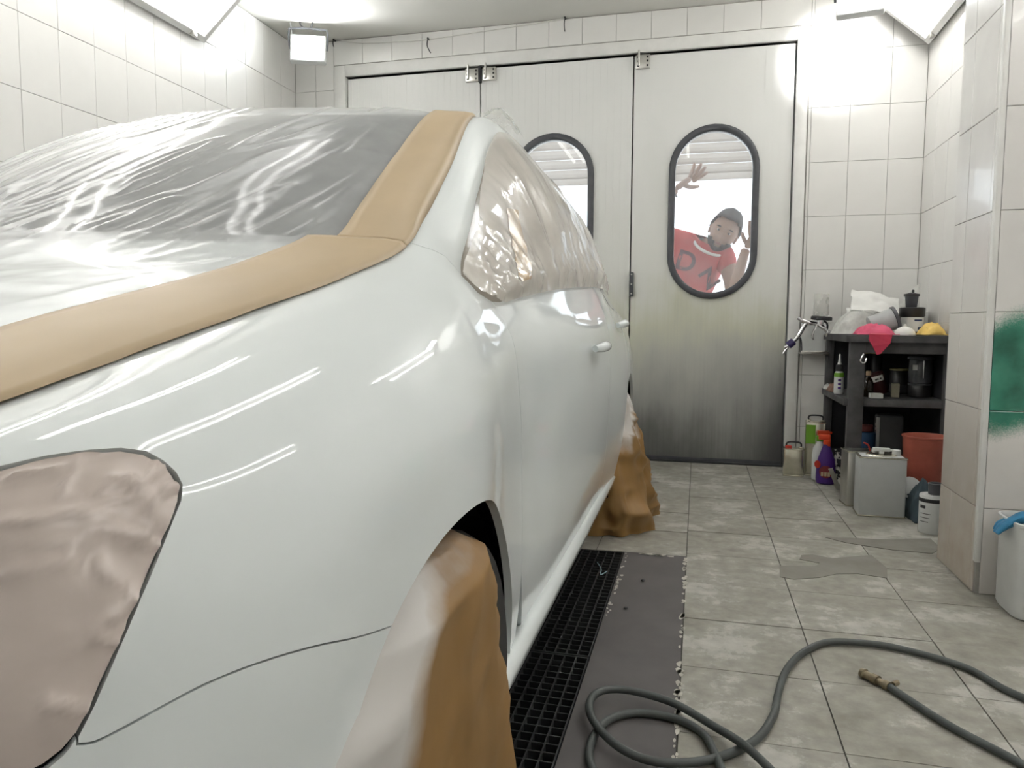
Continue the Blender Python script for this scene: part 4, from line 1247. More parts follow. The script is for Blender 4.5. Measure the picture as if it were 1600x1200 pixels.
# ================================================================== FLOOR THINGS
def grating(label, y0, y1):
    t = thing('floor_grating', label, 'grating', (PX0, y0, -.03), 0, 'black floor gratings')
    w, L = PX1 - PX0 - .006, y1 - y0
    nb = 14; nc = int(L / .0335)
    bm = bmesh.new(); bx(bm, 0, .004, 0, L, 0, .028); lb = bm_obj('bar', bm, M['grate'], t, loc=(0.003, 0, 0))
    for k in range(1, nb): share('bar', lb, t, (.003 + (w - .004) * k / (nb - 1), 0, 0))
    bm = bmesh.new(); bx(bm, 0, w, 0, .004, .004, .0265); cb = bm_obj('bar', bm, M['grate'], t, loc=(.003, 0, 0))
    for k in range(1, nc + 1): share('bar', cb, t, (.003, (L - .004) * k / nc, 0))
    for y in (.0005, L - .0065):
        box('end_bar', .003, w + .003, y, y + .006, 0, .0285, M['grate'], t)
    return t
grating('black steel floor grating beside the car, the nearer of the two', 1.0, 1.985)
grating('black steel floor grating beside the car, ending by the rear wheel bag', 1.990, 2.970)
box('pit_ledge', PX1 - .02, PX1, PY0, PY1, -.06, -.0305, M['joint'], floor)
box('pit_ledge', PX0, PX0 + .02, PY0, PY1, -.06, -.0305, M['joint'], floor)

hs = thing('air_hose', 'dark grey rubber air hose looped over the floor tiles and the grey plate', 'hose', (.4, 1.8, 0))
hr = .0092
hp = [(1.35, 1.62), (1.05, 1.80), (.90, 1.92), (.78, 2.03), (.714, 2.155), (.573, 2.238), (.474, 2.25), (.38, 2.228), (.30, 2.13), (.247, 2.01), (.215, 1.88), (.192, 1.763), (.14, 1.64), (.045, 1.545), (-.06, 1.502), (-.14, 1.525), (-.205, 1.60), (-.226, 1.68), (-.205, 1.745), (-.14, 1.765), (-.038, 1.742), (.05, 1.672), (.127, 1.57), (.19, 1.45), (.16, 1.33), (.02, 1.27), (-.12, 1.34), (-.195, 1.47), (-.20, 1.58), (-.17, 1.66), (-.105, 1.70), (-.02, 1.69), (.035, 1.64), (.06, 1.56), (.10, 1.40), (.22, 1.18), (.42, 1.05), (.62, 1.05), (.80, 1.18), (.82, 1.36), (.755, 1.56), (.671, 1.70), (.576, 1.825), (.492, 1.985)]
def hose_z(i):
    return .004 + hr + (.024 if 19 <= i <= 22 and False else 0)
zz = [.0 + hr + .002] * len(hp)
zz[13] = hr + .002; zz[14] = hr + .002
# the second pass crosses over the first near (.12, 1.6)
for k, z_ in ((14, .016), (15, .022), (16, .030), (17, .031), (18, .030), (19, .029), (20, .024), (21, .020), (22, .031), (23, .020)): zz[k] = z_

pts = smooth_path([(x - .4, y - 1.8, z) for (x, y), z in zip(hp, zz)], 10)
tube('hose', pts, hr, M['hose'], hs, 14)
pA = Vector((.492 - .4, 1.985 - 1.8, hr + .002)); dA = Vector((-.041, .052, 0)).normalized()
M['brass'] = mat('dull_brass', (.30, .25, .17), .4, .8, var=.3, scale=40)
cp = tube('coupling', [pA, pA + dA * .014, pA + dA * .014, pA + dA * .034, pA + dA * .034, pA + dA * .05, pA + dA * .05, pA + dA * .072, pA + dA * .074, pA + dA * .085], [.0125, .0125, .0095, .0095, .0135, .0135, .0105, .0105, .014, .012], M['brass'], hs, 12)
nn_ = dA.cross(Vector((0, 0, 1)))
tube('clamp_screw', [pA + nn_ * .012 + Vector((0, 0, .004)), pA + nn_ * .028 + Vector((0, 0, .006))], .007, M['brass'], hs, 8)

# a bit of blue wire on the grating
bw = tube('wire_scrap', smooth_path([(-.355, 2.80, .003), (-.33, 2.72, .006), (-.325, 2.66, .004), (-.305, 2.70, .006)], 5), .0018, mat('pale_blue_wire', (.3, .45, .5), .5, var=.1), None, 6)
tag(bw, 'thin pale blue scrap of wire lying on the black grating', 'wire')
for i, (x, y, lab) in enumerate([(-.205, 2.36, 'small black crumb on the dark floor plate, the nearer one'), (-.17, 2.64, 'small black crumb on the dark floor plate, the farther one')]):
    o = lathe('crumb', [(.002, 0), (.007, .002), (.006, .006), (.001, .008)], M['black'], None, 7, (x, y, .0005)); tag(o, lab, 'crumb', 'crumbs on the plate')

# ---- white bin with blue gloves at the right edge
bn = thing('plastic_bin', 'white plastic canister with a blue glove over its rim in front of the pillar', 'bin', (1.088, 2.668, 0), R(0))
bn['label'] = 'white plastic bin standing in front of the tiled pillar at the right edge'
lathe('body', [(.090, .0), (.100, .004), (.104, .014), (.105, .29), (.109, .296), (.109, .304), (.103, .306), (.099, .29), (.095, .03), (.0, .03)], M['white_plastic'], bn, 48, power=5)
bm = bmesh.new(); bx(bm, -.03, .04, -.1075, -.103, .06, .15, .001); bm_obj('label_print', bm, M['gasket'], bn)
M['blue'] = mat('blue_nitrile', (.028, .21, .40), .45, var=.25, scale=20)
gl = thing('rubber_glove', 'bright blue rubber glove hanging over the rim of the white bin', 'glove', (1.008, 2.66, .29))
def cloth_tube(pts, rads, flat, seed):
    bm = bmesh.new(); rings = []
    P = smooth_path(pts, 6); n = len(P)
    for i, p in enumerate(P):
        f = i / (n - 1) * (len(rads) - 1); k = min(int(f), len(rads) - 2); r = rads[k] + (rads[k + 1] - rads[k]) * (f - k)
        t = (P[min(i + 1, n - 1)] - P[max(i - 1, 0)]).normalized()
        x = t.cross(Vector((0, 0, 1))).normalized(); y = t.cross(x)
        rings.append([bm.verts.new(p + x * math.cos(a) * r * (1 + .25 * float(vnoise(np.array(a * 2 + seed), np.array(i * .6)))) + y * math.sin(a) * r * flat * (1 + .3 * float(vnoise(np.array(a * 2 + seed + 9), np.array(i * .7))))) for a in [2 * math.pi * j / 16 for j in range(16)]])
    for a, b in zip(rings[:-1], rings[1:]):
        for j in range(16): bm.faces.new((a[j], a[(j + 1) % 16], b[(j + 1) % 16], b[j]))
    bm.faces.new(list(reversed(rings[0]))); bm.faces.new(rings[-1])
    return bm
bm_obj('palm', cloth_tube([(-.055, -.02, -.02), (-.035, -.02, .0), (.0, -.03, .025), (.06, -.05, .038), (.13, -.06, .036)], [.012, .02, .026, .03, .03], .6, 2), M['blue'], gl, True)
for k, (dx, dy, dz) in enumerate([(-.068, -.03, -.028), (-.066, -.012, -.03), (-.06, .005, -.026)]):
    bm_obj('finger', cloth_tube([(-.03, dy, .005), (-.05, dy, -.008), (dx, dy * 1.2, dz)], [.011, .010, .006], .9, k), M['blue'], gl, True)

# ================================================================== WORKBENCH
BX0, BX1, BY0, BY1, BZ = .775, 1.292, 4.27, 5.04, .868
bench = thing('workbench', 'dark paint-stained wooden workbench with a shelf in the corner right of the doors', 'workbench', (BX0, BY0, 0))
def bb(name, x0, x1, y0, y1, z0, z1, m_='bench', bev=.004):
    return box(name, x0 - BX0, x1 - BX0, y0 - BY0, y1 - BY0, z0, z1, M[m_], bench, bev)
# top with a bowed front
bm = bmesh.new()
front = [(.772 + .52 * t, 4.275 - .035 * math.sin(math.pi * t)) for t in np.linspace(0, 1, 14)]
out_ = front + [(1.292, 5.04), (.772, 5.04)]
lo = [bm.verts.new((x - BX0, y - BY0, BZ - .035)) for x, y in out_]; hi = [bm.verts.new((x - BX0, y - BY0, BZ)) for x, y in out_]
for i in range(len(out_)): bm.faces.new((lo[i], lo[(i + 1) % len(out_)], hi[(i + 1) % len(out_)], hi[i]))
bm.faces.new(lo); bm.faces.new(hi); bm_obj('bench_top', bm, M['bench'], bench)
bb('leg', .792, .868, 4.285, 4.335, 0, BZ - .0352); bb('leg', .785, .83, 4.985, 5.035, 0, BZ - .0352); bb('leg', 1.255, 1.29, 4.285, 4.335, 0, BZ - .0352)
bb('shelf', .772, 1.290, 4.30, 5.03, .488, .526)
bb('back_panel', .83, 1.29, 5.00, 5.03, .10, BZ - .0353, 'bench_dark', 0)
bb('side_panel', 1.278, 1.290, 4.34, 5.0, .02, BZ - .0353, 'bench_dark', 0)
bb('rail', .80, 1.288, 4.290, 4.312, BZ - .095, BZ - .0354, 'bench', .003)
bb('bottom_shelf', .80, 1.255, 4.345, 5.0, .125, .150, 'bench_dark', .003)
hk = tube('cup_hook', smooth_path([(.850 - BX0, 4.284 - BY0, .775), (.852 - BX0, 4.255 - BY0, .772), (.838 - BX0, 4.252 - BY0, .735), (.858 - BX0, 4.252 - BY0, .725), (.868 - BX0, 4.258 - BY0, .748)], 6), .005, M['chrome'], bench, 8)

def T_(name, label, cat, x, y, z, rz=0, group=None): return thing(name, label, cat, (x, y, z), R(rz), group)
def cyl(name, r, z0, z1, m_, parent, seg=24, bev=.004, c=(0, 0), taper=1.0):
    return lathe(name, [(r - bev, z0), (r, z0 + bev), (r * taper, z1 - bev), (r * taper - bev, z1)], m_, parent, seg, (c[0], c[1], 0))
# rectangular tins -----------------------------------------------------------
def tin_can(label, x, y, rz, w, d, h, m_, handle=True, cap=None, name='tin_can', group=None):
    t = T_(name, label, 'tin can', x, y, .0005, rz, group)
    bm = bmesh.new(); bx(bm, -w / 2, w / 2, -d / 2, d / 2, 0, h, .012); bm_obj('body', bm, m_, t, True)
    for z in (.001, h - .008):
        bm = bmesh.new(); bx(bm, -w / 2 - .002, w / 2 + .002, -d / 2 - .002, d / 2 + .002, z, z + .007, .003)
        bm_obj('rim', bm, M['tin'], t, True)
    if handle:
        tube('handle', smooth_path([(-w * .33, 0, h), (-w * .36, 0, h + .022), (-w * .22, 0, h + .034), (w * .22, 0, h + .034), (w * .36, 0, h + .022), (w * .33, 0, h)], 6), .005, M['black'], t, 8)
        for s in (-1, 1): box('handle_lug', s * w * .33 - .012, s * w * .33 + .012, -.01, .01, h - .001, h + .008, M['tin'], t, .002)
    if cap is not None:
        cyl('cap', .018, h - .001, h + .022, cap, t, 16, .003, (w * .2, d * .2))
    return t
M['red'] = mat('red_plastic', (.52, .035, .02), .4, var=.1)
M['green'] = mat('bright_green_plastic', (.17, .40, .03), .4, var=.1)
M['purple'] = mat('violet_plastic', (.075, .022, .22), .3, var=.12)
M['orange'] = mat('orange_red_plastic', (.75, .07, .02), .35, var=.08)
ca = tin_can('small shiny tin can with black wire handle at the foot of the door', .588, 4.79, -4, .118, .085, .172, M['tin'])
box('cap', -.05, -.012, -.03, .006, .172, .186, M['red'], ca, .004)
tg = tin_can('tall tin can with black handle behind the purple spray bottle', .715, 4.84, -6, .115, .09, .335, M['tin'])
box('green_label', -.055, .0, -.0472, -.0452, .20, .315, M['green'], tg)
gj = T_('spray_bottle', 'white spray bottle with green collar and orange trigger behind the purple one', 'spray bottle', .722, 4.70, .0005, 10)
lathe('body', [(.036, 0), (.041, .006), (.041, .15), (.036, .19), (.017, .225), (.015, .24)], M['white_plastic'], gj, 24)
lathe('collar', [(.02, .233), (.021, .235), (.021, .262), (.015, .265)], M['green'], gj, 16)
bm = bmesh.new(); bx(bm, -.015, .055, -.011, .011, .264, .296, .006); bx(bm, .03, .047, -.006, .006, .205, .268, .004); bx(bm, .055, .068, -.007, .007, .276, .290, .003); bm_obj('trigger_head', bm, M['orange'], gj, True)
pb = T_('spray_bottle', 'purple spray bottle with dark red label in front of the tall tin', 'spray bottle', .742, 4.585, .0005, -8)
lathe('body', [(.040, 0), (.050, .006), (.054, .03), (.052, .11), (.044, .15), (.030, .19), (.019, .225), (.016, .24)], M['purple'], pb, 28, sy=.62)
lathe('label', [(.001, 0), (.036, 0)], mat('dark_red_label', (.22, .02, .03), .4, var=.1), pb, 24, c=(0, 0, 0), cap=False, M=Matrix.Translation((0, -.0345, .075)) @ Matrix.Rotation(R(86), 4, 'X'))
lathe('red_dot', [(.001, 0), (.022, 0)], M['red'], pb, 20, cap=False, M=Matrix.Translation((-.046, -.02, .115)) @ Matrix.Rotation(R(-40), 4, 'Z') @ Matrix.Rotation(R(86), 4, 'X'))
bm = bmesh.new()
for i in range(3): bx(bm, -.026 + .018 * i, -.013 + .018 * i, -.0372, -.0362, .05, .074)
bm_obj('printed_marks', bm, M['tape'], pb)
lathe('collar', [(.018, .232), (.019, .234), (.019, .255), (.014, .258)], M['orange'], pb, 16)
bm = bmesh.new(); bx(bm, -.045, .02, -.011, .011, .257, .29, .007); bx(bm, .0, .02, -.012, .012, .22, .262, .005); bm_obj('trigger_head', bm, M['orange'], pb, True)
# rack of small spotted objects behind the leg
rk = T_('rag', 'crumpled black and white spotted rag between the purple bottle and the bench leg', 'rag', .806, 4.60, .002)
u, s = np.meshgrid(np.linspace(0, 1, 22), np.linspace(0, 1, 10), indexing='ij')
P = np.zeros(u.shape + (3,)); P[..., 0] = -.022 + .05 * s + .012 * vnoise(u * 9, s * 6); P[..., 1] = -.02 + .03 * vnoise(u * 8 + 5, s * 5) - .03 * (1 - u); P[..., 2] = .20 * u + .01 * vnoise(u * 6, s * 9) - .004
m_, nt, b_, o_ = new_mat('spotted_rag'); nz = noise_tex(nt, 38, 1); rp = ramp(nt, nz.outputs[0], [(.47, (.03, .03, .035)), (.52, (.66, .65, .60))]); nt.links.new(rp.outputs[0], b_.inputs[0]); b_.inputs['Roughness'].default_value = .8
P[..., 2] = np.maximum(P[..., 2], .003)
grid_obj('cloth', P, m_, rk, True, .004)
sc2 = T_('scraper', 'thin grey metal strip leaning against the bench leg', 'scraper', .79, 4.44, .001, 0)
bm = bmesh.new(); bx(bm, -.012, .012, -.002, .002, 0, .15, .001, Matrix.Rotation(R(24), 4, 'X') @ Matrix.Rotation(R(-22), 4, 'Y')); bm_obj('blade', bm, M['steel'], sc2)
# big white can with spray head on top, steel can behind
wc = tin_can('large pale grey rectangular paint can with a white spray nozzle lying on its top', .880, 3.905, -2, .208, .14, .292, mat('pale_grey_lacquer', (.56, .575, .575), .35, var=.05), handle=False, name='paint_can')
cyl('cap', .020, .291, .318, M['white_plastic'], wc, 16, .003, (.072, .02))
lathe('raised_lid', [(.07, .291), (.066, .298), (.0, .300)], M['tin'], wc, 28, sx=1.0, sy=.75)
sn = T_('spray_nozzle', 'white trigger spray nozzle lying on the large pale grey paint can', 'spray nozzle', .868, 3.895, .3005, -6)
bm = bmesh.new(); bx(bm, -.03, .05, -.012, .012, .012, .030, .006); bx(bm, -.034, -.018, -.008, .008, -.0, .024, .004, Matrix.Rotation(R(12), 4, 'Y')); bx(bm, .0, .022, -.011, .011, -.0, .014, .004); bm_obj('trigger_head', bm, M['white_plastic'], sn, True)
tube('nozzle_tip', [(.048, 0, .02), (.06, 0, .02)], .006, M['white_plastic'], sn, 8)
sc3 = tin_can('worn steel can with a violet label edge behind the large pale paint can', .835, 4.10, 6, .175, .12, .285, M['steel'], handle=False, name='steel_can')
box('label', .07, .0895, -.0625, -.0605, .02, .26, mat('pale_violet_label', (.42, .38, .47), .5, var=.1), sc3)
rb = tube('red_cable', smooth_path([(.86, 4.05, .290), (.848, 4.03, .318), (.832, 4.02, .330), (.822, 4.02, .332)], 5), .004, M['red'], None, 8)
tag(rb, 'short red plastic strap sticking up between the paint can and the steel can', 'strap')
# red bucket
M['bucket'] = mat('translucent_red_bucket', (.40, .10, .065), .45, var=.22, scale=9)
bu = T_('bucket', 'dull red plastic bucket under the bench, beside the pillar', 'bucket', 1.150, 4.245, .0005, 0)
bu.location = (1.145, 4.16, .0005)
lathe('body', [(.085, 0), (.09, .004), (.108, .352), (.112, .354), (.112, .362), (.104, .362), (.100, .35), (.083, .012), (0, .012)], M['bucket'], bu, 36)
lathe('paint_residue', [(.0, .30), (.095, .30)], mat('pale_paint_residue', (.45, .40, .38), .6), bu, 30, cap=False)
# white round can with label, dark cloth
lc = T_('paint_tin', 'white round paint tin with black bands against the pillar foot', 'paint tin', 1.035, 3.62, .0005, 0)
lathe('body', [(.050, 0), (.053, .004), (.053, .168), (.050, .172), (.047, .168), (.0, .168)], M['white_plastic'], lc, 28)
lathe('band', [(.0533, .140), (.0538, .141), (.0538, .156), (.0533, .157)], M['black'], lc, 28, cap=False)
bm = bmesh.new()
for (za, zb, a0, a1) in ((.112, .126, 195, 225), (.088, .091, 200, 250), (.070, .073, 200, 245), (.052, .055, 200, 240)):
    for k in range(6):
        a = R(a0 + (a1 - a0) * k / 6); b2_ = R(a0 + (a1 - a0) * (k + 1) / 6)
        vs_ = [bm.verts.new((.0537 * math.cos(q), .0537 * math.sin(q), z)) for q, z in ((a, za), (b2_, za), (b2_, zb), (a, zb))]
        bm.faces.new(vs_)
bm_obj('printed_label', bm, M['black'], lc)
rl = T_('rubber_ring', 'dark rubber sleeve lying on the white round tin', 'sleeve', 1.045, 3.615, .1725)
lathe('sleeve', [(.026, 0), (.030, .002), (.032, .05), (.028, .052), (.024, .05), (.022, .002)], M['gasket'], rl, 20, cap=False)
M['slate'] = mat('slate_blue_cloth', (.055, .085, .105), .8, var=.4, scale=12)
def heap(name, label, cat, x, y, z, w, d, h, m_, seed, n=26, thick=.003, sharp=1.0, slope=None):
    t = T_(name, label, cat, x, y, z)
    u, s = np.meshgrid(np.linspace(-1, 1, n), np.linspace(-1, 1, n), indexing='ij')
    rr = np.clip(1 - (np.abs(u) ** 2.4 + np.abs(s) ** 2.4), 0, 1) ** .6
    P = np.zeros(u.shape + (3,))
    P[..., 0] = w / 2 * u * (1 + .25 * (vnoise(u * 2 + seed, s * 2) - .5)); P[..., 1] = d / 2 * s * (1 + .25 * (vnoise(u * 2, s * 2 + seed) - .5))
    P[..., 2] = h * rr * (.45 + .75 * sharp * ridge(u * 1.7 + seed, s * 1.7 + seed * 2) * .8) + h * .12 * rr * ridge(u * 5 + seed, s * 5)
    if slope: P[..., 2] += np.clip(slope * u, 0, 9) * rr
    P[..., 2] = np.maximum(P[..., 2], .0035)
    grid_obj('cloth', P, m_, t, True, thick)
    return t
heap('cloth', 'slate blue cloth heaped on the floor between paint can and pillar', 'cloth', 1.072, 3.86, .0, .15, .20, .17, M['slate'], 3.3)
wb_ = T_('plastic_disc', 'white plastic disc standing behind the slate blue cloth', 'lid', 1.03, 3.975, .0)
lathe('lid', [(.0, 0), (.05, 0), (.053, .004), (.053, .012), (.048, .014), (.0, .012)], M['white_plastic'], wb_, 24, M=Matrix.Translation((0, 0, .125)) @ Matrix.Rotation(R(70), 4, 'X'))
cyl('neck', .03, 0, .10, M['slate'], wb_)
# on the bottom shelf
bc = T_('canister', 'dark blue plastic canister with a red lid on the low shelf behind the bench leg', 'canister', .95, 4.58, .1505)
cyl('body', .05, 0, .165, mat('dark_blue_plastic', (.02, .07, .16), .45, var=.1), bc)
cyl('lid', .034, .166, .205, mat('dull_red_lid', (.16, .03, .025), .5), bc)
gc = T_('canister', 'tall grey rectangular canister on the low shelf beside the blue one', 'canister', 1.075, 4.62, .1505, -6)
bm = bmesh.new(); bx(bm, -.07, .07, -.05, .05, 0, .265, .014); bm_obj('body', bm, mat('grey_canister', (.12, .12, .125), .5, var=.15), gc, True)
box('side_label', -.0715, -.052, -.0515, -.045, .06, .25, M['white_plastic'], gc, .002)
bm = bmesh.new()
for k in range(3): bx(bm, -.0722, -.0714, -.044, -.02, .15 + .025 * k, .165 + .025 * k)
bm_obj('printed_marks', bm, M['white_paper'], gc)
# on the shelf
SZ = .5265
sb = T_('bottle', 'white squeeze bottle with black cap and green band on the shelf end', 'bottle', .800, 4.62, SZ, 0)
lathe('body', [(.024, 0), (.027, .004), (.027, .10), (.022, .125), (.016, .135)], M['white_plastic'], sb, 24)
lathe('green_band', [(.0272, .098), (.0278, .099), (.0262, .118), (.0245, .122)], M['green'], sb, 24, cap=False)
lathe('cap', [(.018, .130), (.021, .133), (.020, .165), (.014, .170)], M['black'], sb, 20)
lathe('spout', [(.012, .170), (.008, .185), (.005, .225), (.003, .230)], M['white_plastic'], sb, 14)
bm = bmesh.new()
for k, (za, zb) in enumerate(((.075, .086), (.052, .062), (.03, .04))):
    for q in range(4):
        a, b2_ = R(250 + q * 9), R(250 + (q + 1) * 9)
        vs_ = [bm.verts.new((.0276 * math.cos(t_), .0276 * math.sin(t_), z)) for t_, z in ((a, za), (b2_, za), (b2_, zb), (a, zb))]; bm.faces.new(vs_)
bm_obj('printed_marks', bm, M['purple'], sb)
bp_ = heap('paper_ball', 'crumpled brownish wipe on the left end of the shelf', 'wipe', .792, 4.78, SZ - .002, .05, .14, .045, mat('stained_brown_wipe', (.30, .17, .12), .8, var=.3, scale=30), 5.1, 14)
wp_ = heap('paper_ball', 'small white scrap of paper on the left end of the shelf', 'wipe', .785, 4.92, SZ - .002, .04, .06, .035, M['white_paper'], 6.4, 12)
M['black_can'] = mat('black_can', (.018, .017, .018), .4, var=.2)
def jar(label, x, y, z, r, h, m_, rim, cat='can', name='can', lid=None, rz=0):
    t = T_(name, label, cat, x, y, z, rz)
    lathe('body', [(r - .004, 0), (r, .004), (r, h - .004), (r - .003, h)], m_, t, 26)
    lathe('rim', [(r - .004, h - .004), (r + .003, h - .004), (r + .003, h + .005), (r - .006, h + .005), (r - .010, h - .001)], rim, t, 26, cap=False)
    return t
M['yrim'] = mat('yellowish_rim', (.34, .30, .14), .4, .3, var=.2)
jar('black can with a yellowish rim on a shelf box, left one under the pink rag', .962, 4.82, SZ + .105, .032, .125, M['black_can'], M['yrim'])
jar('black can with a yellowish rim on a shelf box, right one under the pink rag', 1.038, 4.84, SZ + .105, .036, .125, M['black_can'], M['yrim'])
bxs = T_('carton', 'dark carton at the back of the shelf carrying two black cans', 'carton', 1.0, 4.84, SZ)
bm = bmesh.new(); bx(bm, -.085, .085, -.06, .06, 0, .1048, .003); bm_obj('box', bm, M['bench_dark'], bxs); box('lid_flap', -.08, .08, -.0615, -.0602, .06, .1045, M['bench_dark'], bxs)
db = T_('bottle', 'dark brown glass bottle with a pale cap on the shelf by the bench leg', 'bottle', .925, 4.47, SZ)
lathe('body', [(.026, 0), (.029, .004), (.029, .075), (.02, .098), (.012, .108), (.011, .125)], mat('dark_brown_glass', (.02, .012, .006), .1, var=.1), db, 22)
lathe('cap', [(.013, .118), (.0135, .120), (.0135, .140), (.011, .143)], M['tape'], db, 16)
tc_ = T_('can', 'dark red tilted can with a white label on the shelf', 'can', 1.012, 4.56, SZ + .012)
Mt = Matrix.Rotation(R(18), 4, 'Y') @ Matrix.Rotation(R(-6), 4, 'X')
Mt = Matrix.Rotation(R(-18), 4, 'Y')
lathe('body', [(.041, 0), (.044, .004), (.044, .118), (.040, .122)], mat('dark_red_can', (.055, .01, .012), .4, var=.2), tc_, 26, M=Mt)
bm = bmesh.new()
for q in range(8):
    a, b2_ = R(228 + q * 11), R(228 + (q + 1) * 11)
    vs_ = [bm.verts.new(Mt @ Vector((.0446 * math.cos(t_), .0446 * math.sin(t_), z))) for t_, z in ((a, .074), (b2_, .074), (b2_, .106), (a, .106))]; bm.faces.new(vs_)
lb_ = bm_obj('white_label', bm, M['white_paper'], tc_)
bm = bmesh.new()
for q in (2, 3, 5):
    a, b2_ = R(228 + q * 11), R(228 + (q + 1) * 11)
    vs_ = [bm.verts.new(Mt @ Vector((.0450 * math.cos(t_), .0450 * math.sin(t_), z))) for t_, z in ((a, .082 + .004 * (q % 2)), (b2_, .082), (b2_, .094), (a, .09))]; bm.faces.new(vs_)
bm_obj('printed_marks', bm, M['black'], lb_)
def carton(label, x, y, z, w, d, h, m_, rz=0):
    t = T_('small_box', label, 'box', x, y, z, rz)
    bm = bmesh.new(); bx(bm, -w / 2, w / 2, -d / 2, d / 2, 0, h, .002); bm_obj('carton', bm, m_, t)
    box('flap', -w / 2 + .003, w / 2 - .003, -d / 2 - .0012, -d / 2 + .0005, h * .55, h - .002, m_, t)
    return t
carton('small flat white box at the front of the shelf', .952, 4.40, SZ, .062, .05, .026, M['white_paper'], 4)
carton('small beige box standing in the middle of the shelf', 1.066, 4.48, SZ, .040, .04, .076, mat('beige_card', (.30, .28, .20), .7, var=.1), -8)
yc = jar('wide black can with a yellowish rim in the middle of the shelf', 1.150, 4.74, SZ, .053, .140, M['black_can'], M['yrim'])
lathe('grey_base_band', [(.0534, .006), (.0538, .008), (.0538, .052), (.0534, .054)], mat('dark_grey_label', (.06, .06, .065), .4), yc, 26, cap=False)
lw = jar('low black tin under the big jar on the right of the shelf', 1.207, 4.55, SZ, .058, .070, M['black_can'], M['gasket'], 'tin')
M['smoke'] = mat('smoky_plastic', (.085, .09, .10), .18, var=.15)
bj = T_('jar', 'big smoky plastic jar with a clamp lid on the right of the shelf', 'jar', 1.207, 4.55, SZ + .0755)
lathe('body', [(.052, 0), (.058, .006), (.062, .05), (.06, .125), (.056, .135)], M['smoke'], bj, 30)
lathe('lid', [(.058, .133), (.066, .135), (.066, .147), (.055, .152), (0, .153)], M['gasket'], bj, 30)
box('strap', -.004, .004, -.0655, -.058, .03, .14, M['chrome'], bj, .002)
box('paper_label', -.052, -.030, -.055, -.044, .075, .105, M['white_paper'], bj)

# ---- on the bench top
TZ = BZ + .0005
heap('pink_rag', 'bright pink rag lying on the bench top and hanging over its front edge', 'rag', .930, 4.40, TZ, .19, .20, .055, mat('pink_cloth', (.62, .09, .17), .75, var=.15), 8.2, 24, .003)
rgb = [o for o in bpy.data.objects if o.name.startswith('pink_rag')][0]
V = [(x - .0, y + .022 - .006, z) for x, y, z in [(-.055, -.165, .006), (.035, -.165, .006), (.055, -.175, .004), (.045, -.178, -.04), (.0, -.180, -.095), (-.018, -.180, -.10), (-.04, -.179, -.055), (-.06, -.177, -.02), (-.03, -.09, .012), (.03, -.09, .012)]]
fl = mesh_obj('hanging_corner', V, [(0, 1, 9, 8), (0, 2, 1), (0, 3, 2), (0, 6, 3), (0, 7, 6), (3, 5, 4), (3, 6, 5)], mat('red_pink_cloth', (.50, .035, .075), .75, var=.15), rgb)
md = fl.modifiers.new('t', 'SOLIDIFY'); md.thickness = .003; md.offset = 0
heap('yellow_cloth', 'folded yellow cloth on the right end of the bench top', 'cloth', 1.225, 4.44, TZ, .13, .16, .062, mat('yellow_cloth', (.72, .50, .14), .75, var=.12), 2.7, 24, .004)
ds = T_('paper_strainer', 'small white domed paper strainer on the bench top beside the yellow cloth', 'strainer', 1.105, 4.50, TZ)
lathe('dome', [(.056, 0), (.057, .004), (.05, .022), (.032, .04), (.008, .049), (0, .049)], M['white_paper'], ds, 28)
cyl('tip', .008, .045, .06, M['white_paper'], ds, 10, .002)
gj_ = T_('measuring_jar', 'grey translucent measuring jar lying under the plastic bag', 'jar', 1.012, 4.60, TZ + .045, 0)
Mj = Matrix.Translation((0, 0, .025)) @ Matrix.Rotation(R(70), 4, 'Y')
lathe('body', [(.05, -.07), (.056, -.066), (.062, .06), (.066, .064), (.06, .066), (.054, .058), (.05, -.06), (0, -.06)], mat('grey_translucent', (.42, .43, .43), .3, var=.1), gj_, 28, M=Mj)
lathe('black_lid', [(.066, .06), (.068, .062), (.068, .078), (.06, .08), (0, .08)], M['gasket'], gj_, 28, M=Mj)
kc = T_('mixing_can', 'black can with a white printed label on the bench top', 'can', 1.178, 4.66, TZ)
lathe('body', [(.060, 0), (.063, .004), (.063, .13), (.058, .135)], M['black_can'], kc, 30)
lathe('shoulder', [(.0655, .105), (.067, .107), (.067, .152), (.06, .156), (0, .156)], M['black_can'], kc, 30)
def wrap(parent, nm, r, a0, a1, z0, z1, m_, n=10):
    bm = bmesh.new()
    for q in range(n):
        a, b2_ = R(a0 + (a1 - a0) * q / n), R(a0 + (a1 - a0) * (q + 1) / n)
        bm.faces.new([bm.verts.new((r * math.cos(t_), r * math.sin(t_), z)) for t_, z in ((a, z0), (b2_, z0), (b2_, z1), (a, z1))])
    return bm_obj(nm, bm, m_, parent, True)
wl_ = wrap(kc, 'white_label', .0638, 195, 330, .02, .10, M['white_paper'])
wrap(wl_, 'printed_marks', .0642, 285, 318, .03, .045, mat('dark_blue_print', (.03, .06, .14), .5)); wrap(wl_, 'printed_marks', .0642, 268, 310, .078, .088, mat('dark_blue_print', (.03, .06, .14), .5))
gun = T_('gun_cup', 'small smoky paint cup with black lid and stem on the black can', 'paint cup', 1.172, 4.66, TZ + .1565)
lathe('cup', [(.028, 0), (.030, .004), (.036, .06), (.037, .064)], M['smoke'], gun, 24)
lathe('lid', [(.040, .062), (.041, .064), (.041, .075), (.02, .080), (.012, .083)], M['black'], gun, 24)
lathe('stem', [(.007, .08), (.007, .096), (.004, .1)], M['black'], gun, 10, (.006, 0, 0))
wbx = T_('white_carton', 'white carton on the bench top against the right wall', 'box', 1.252, 4.80, TZ, 0)
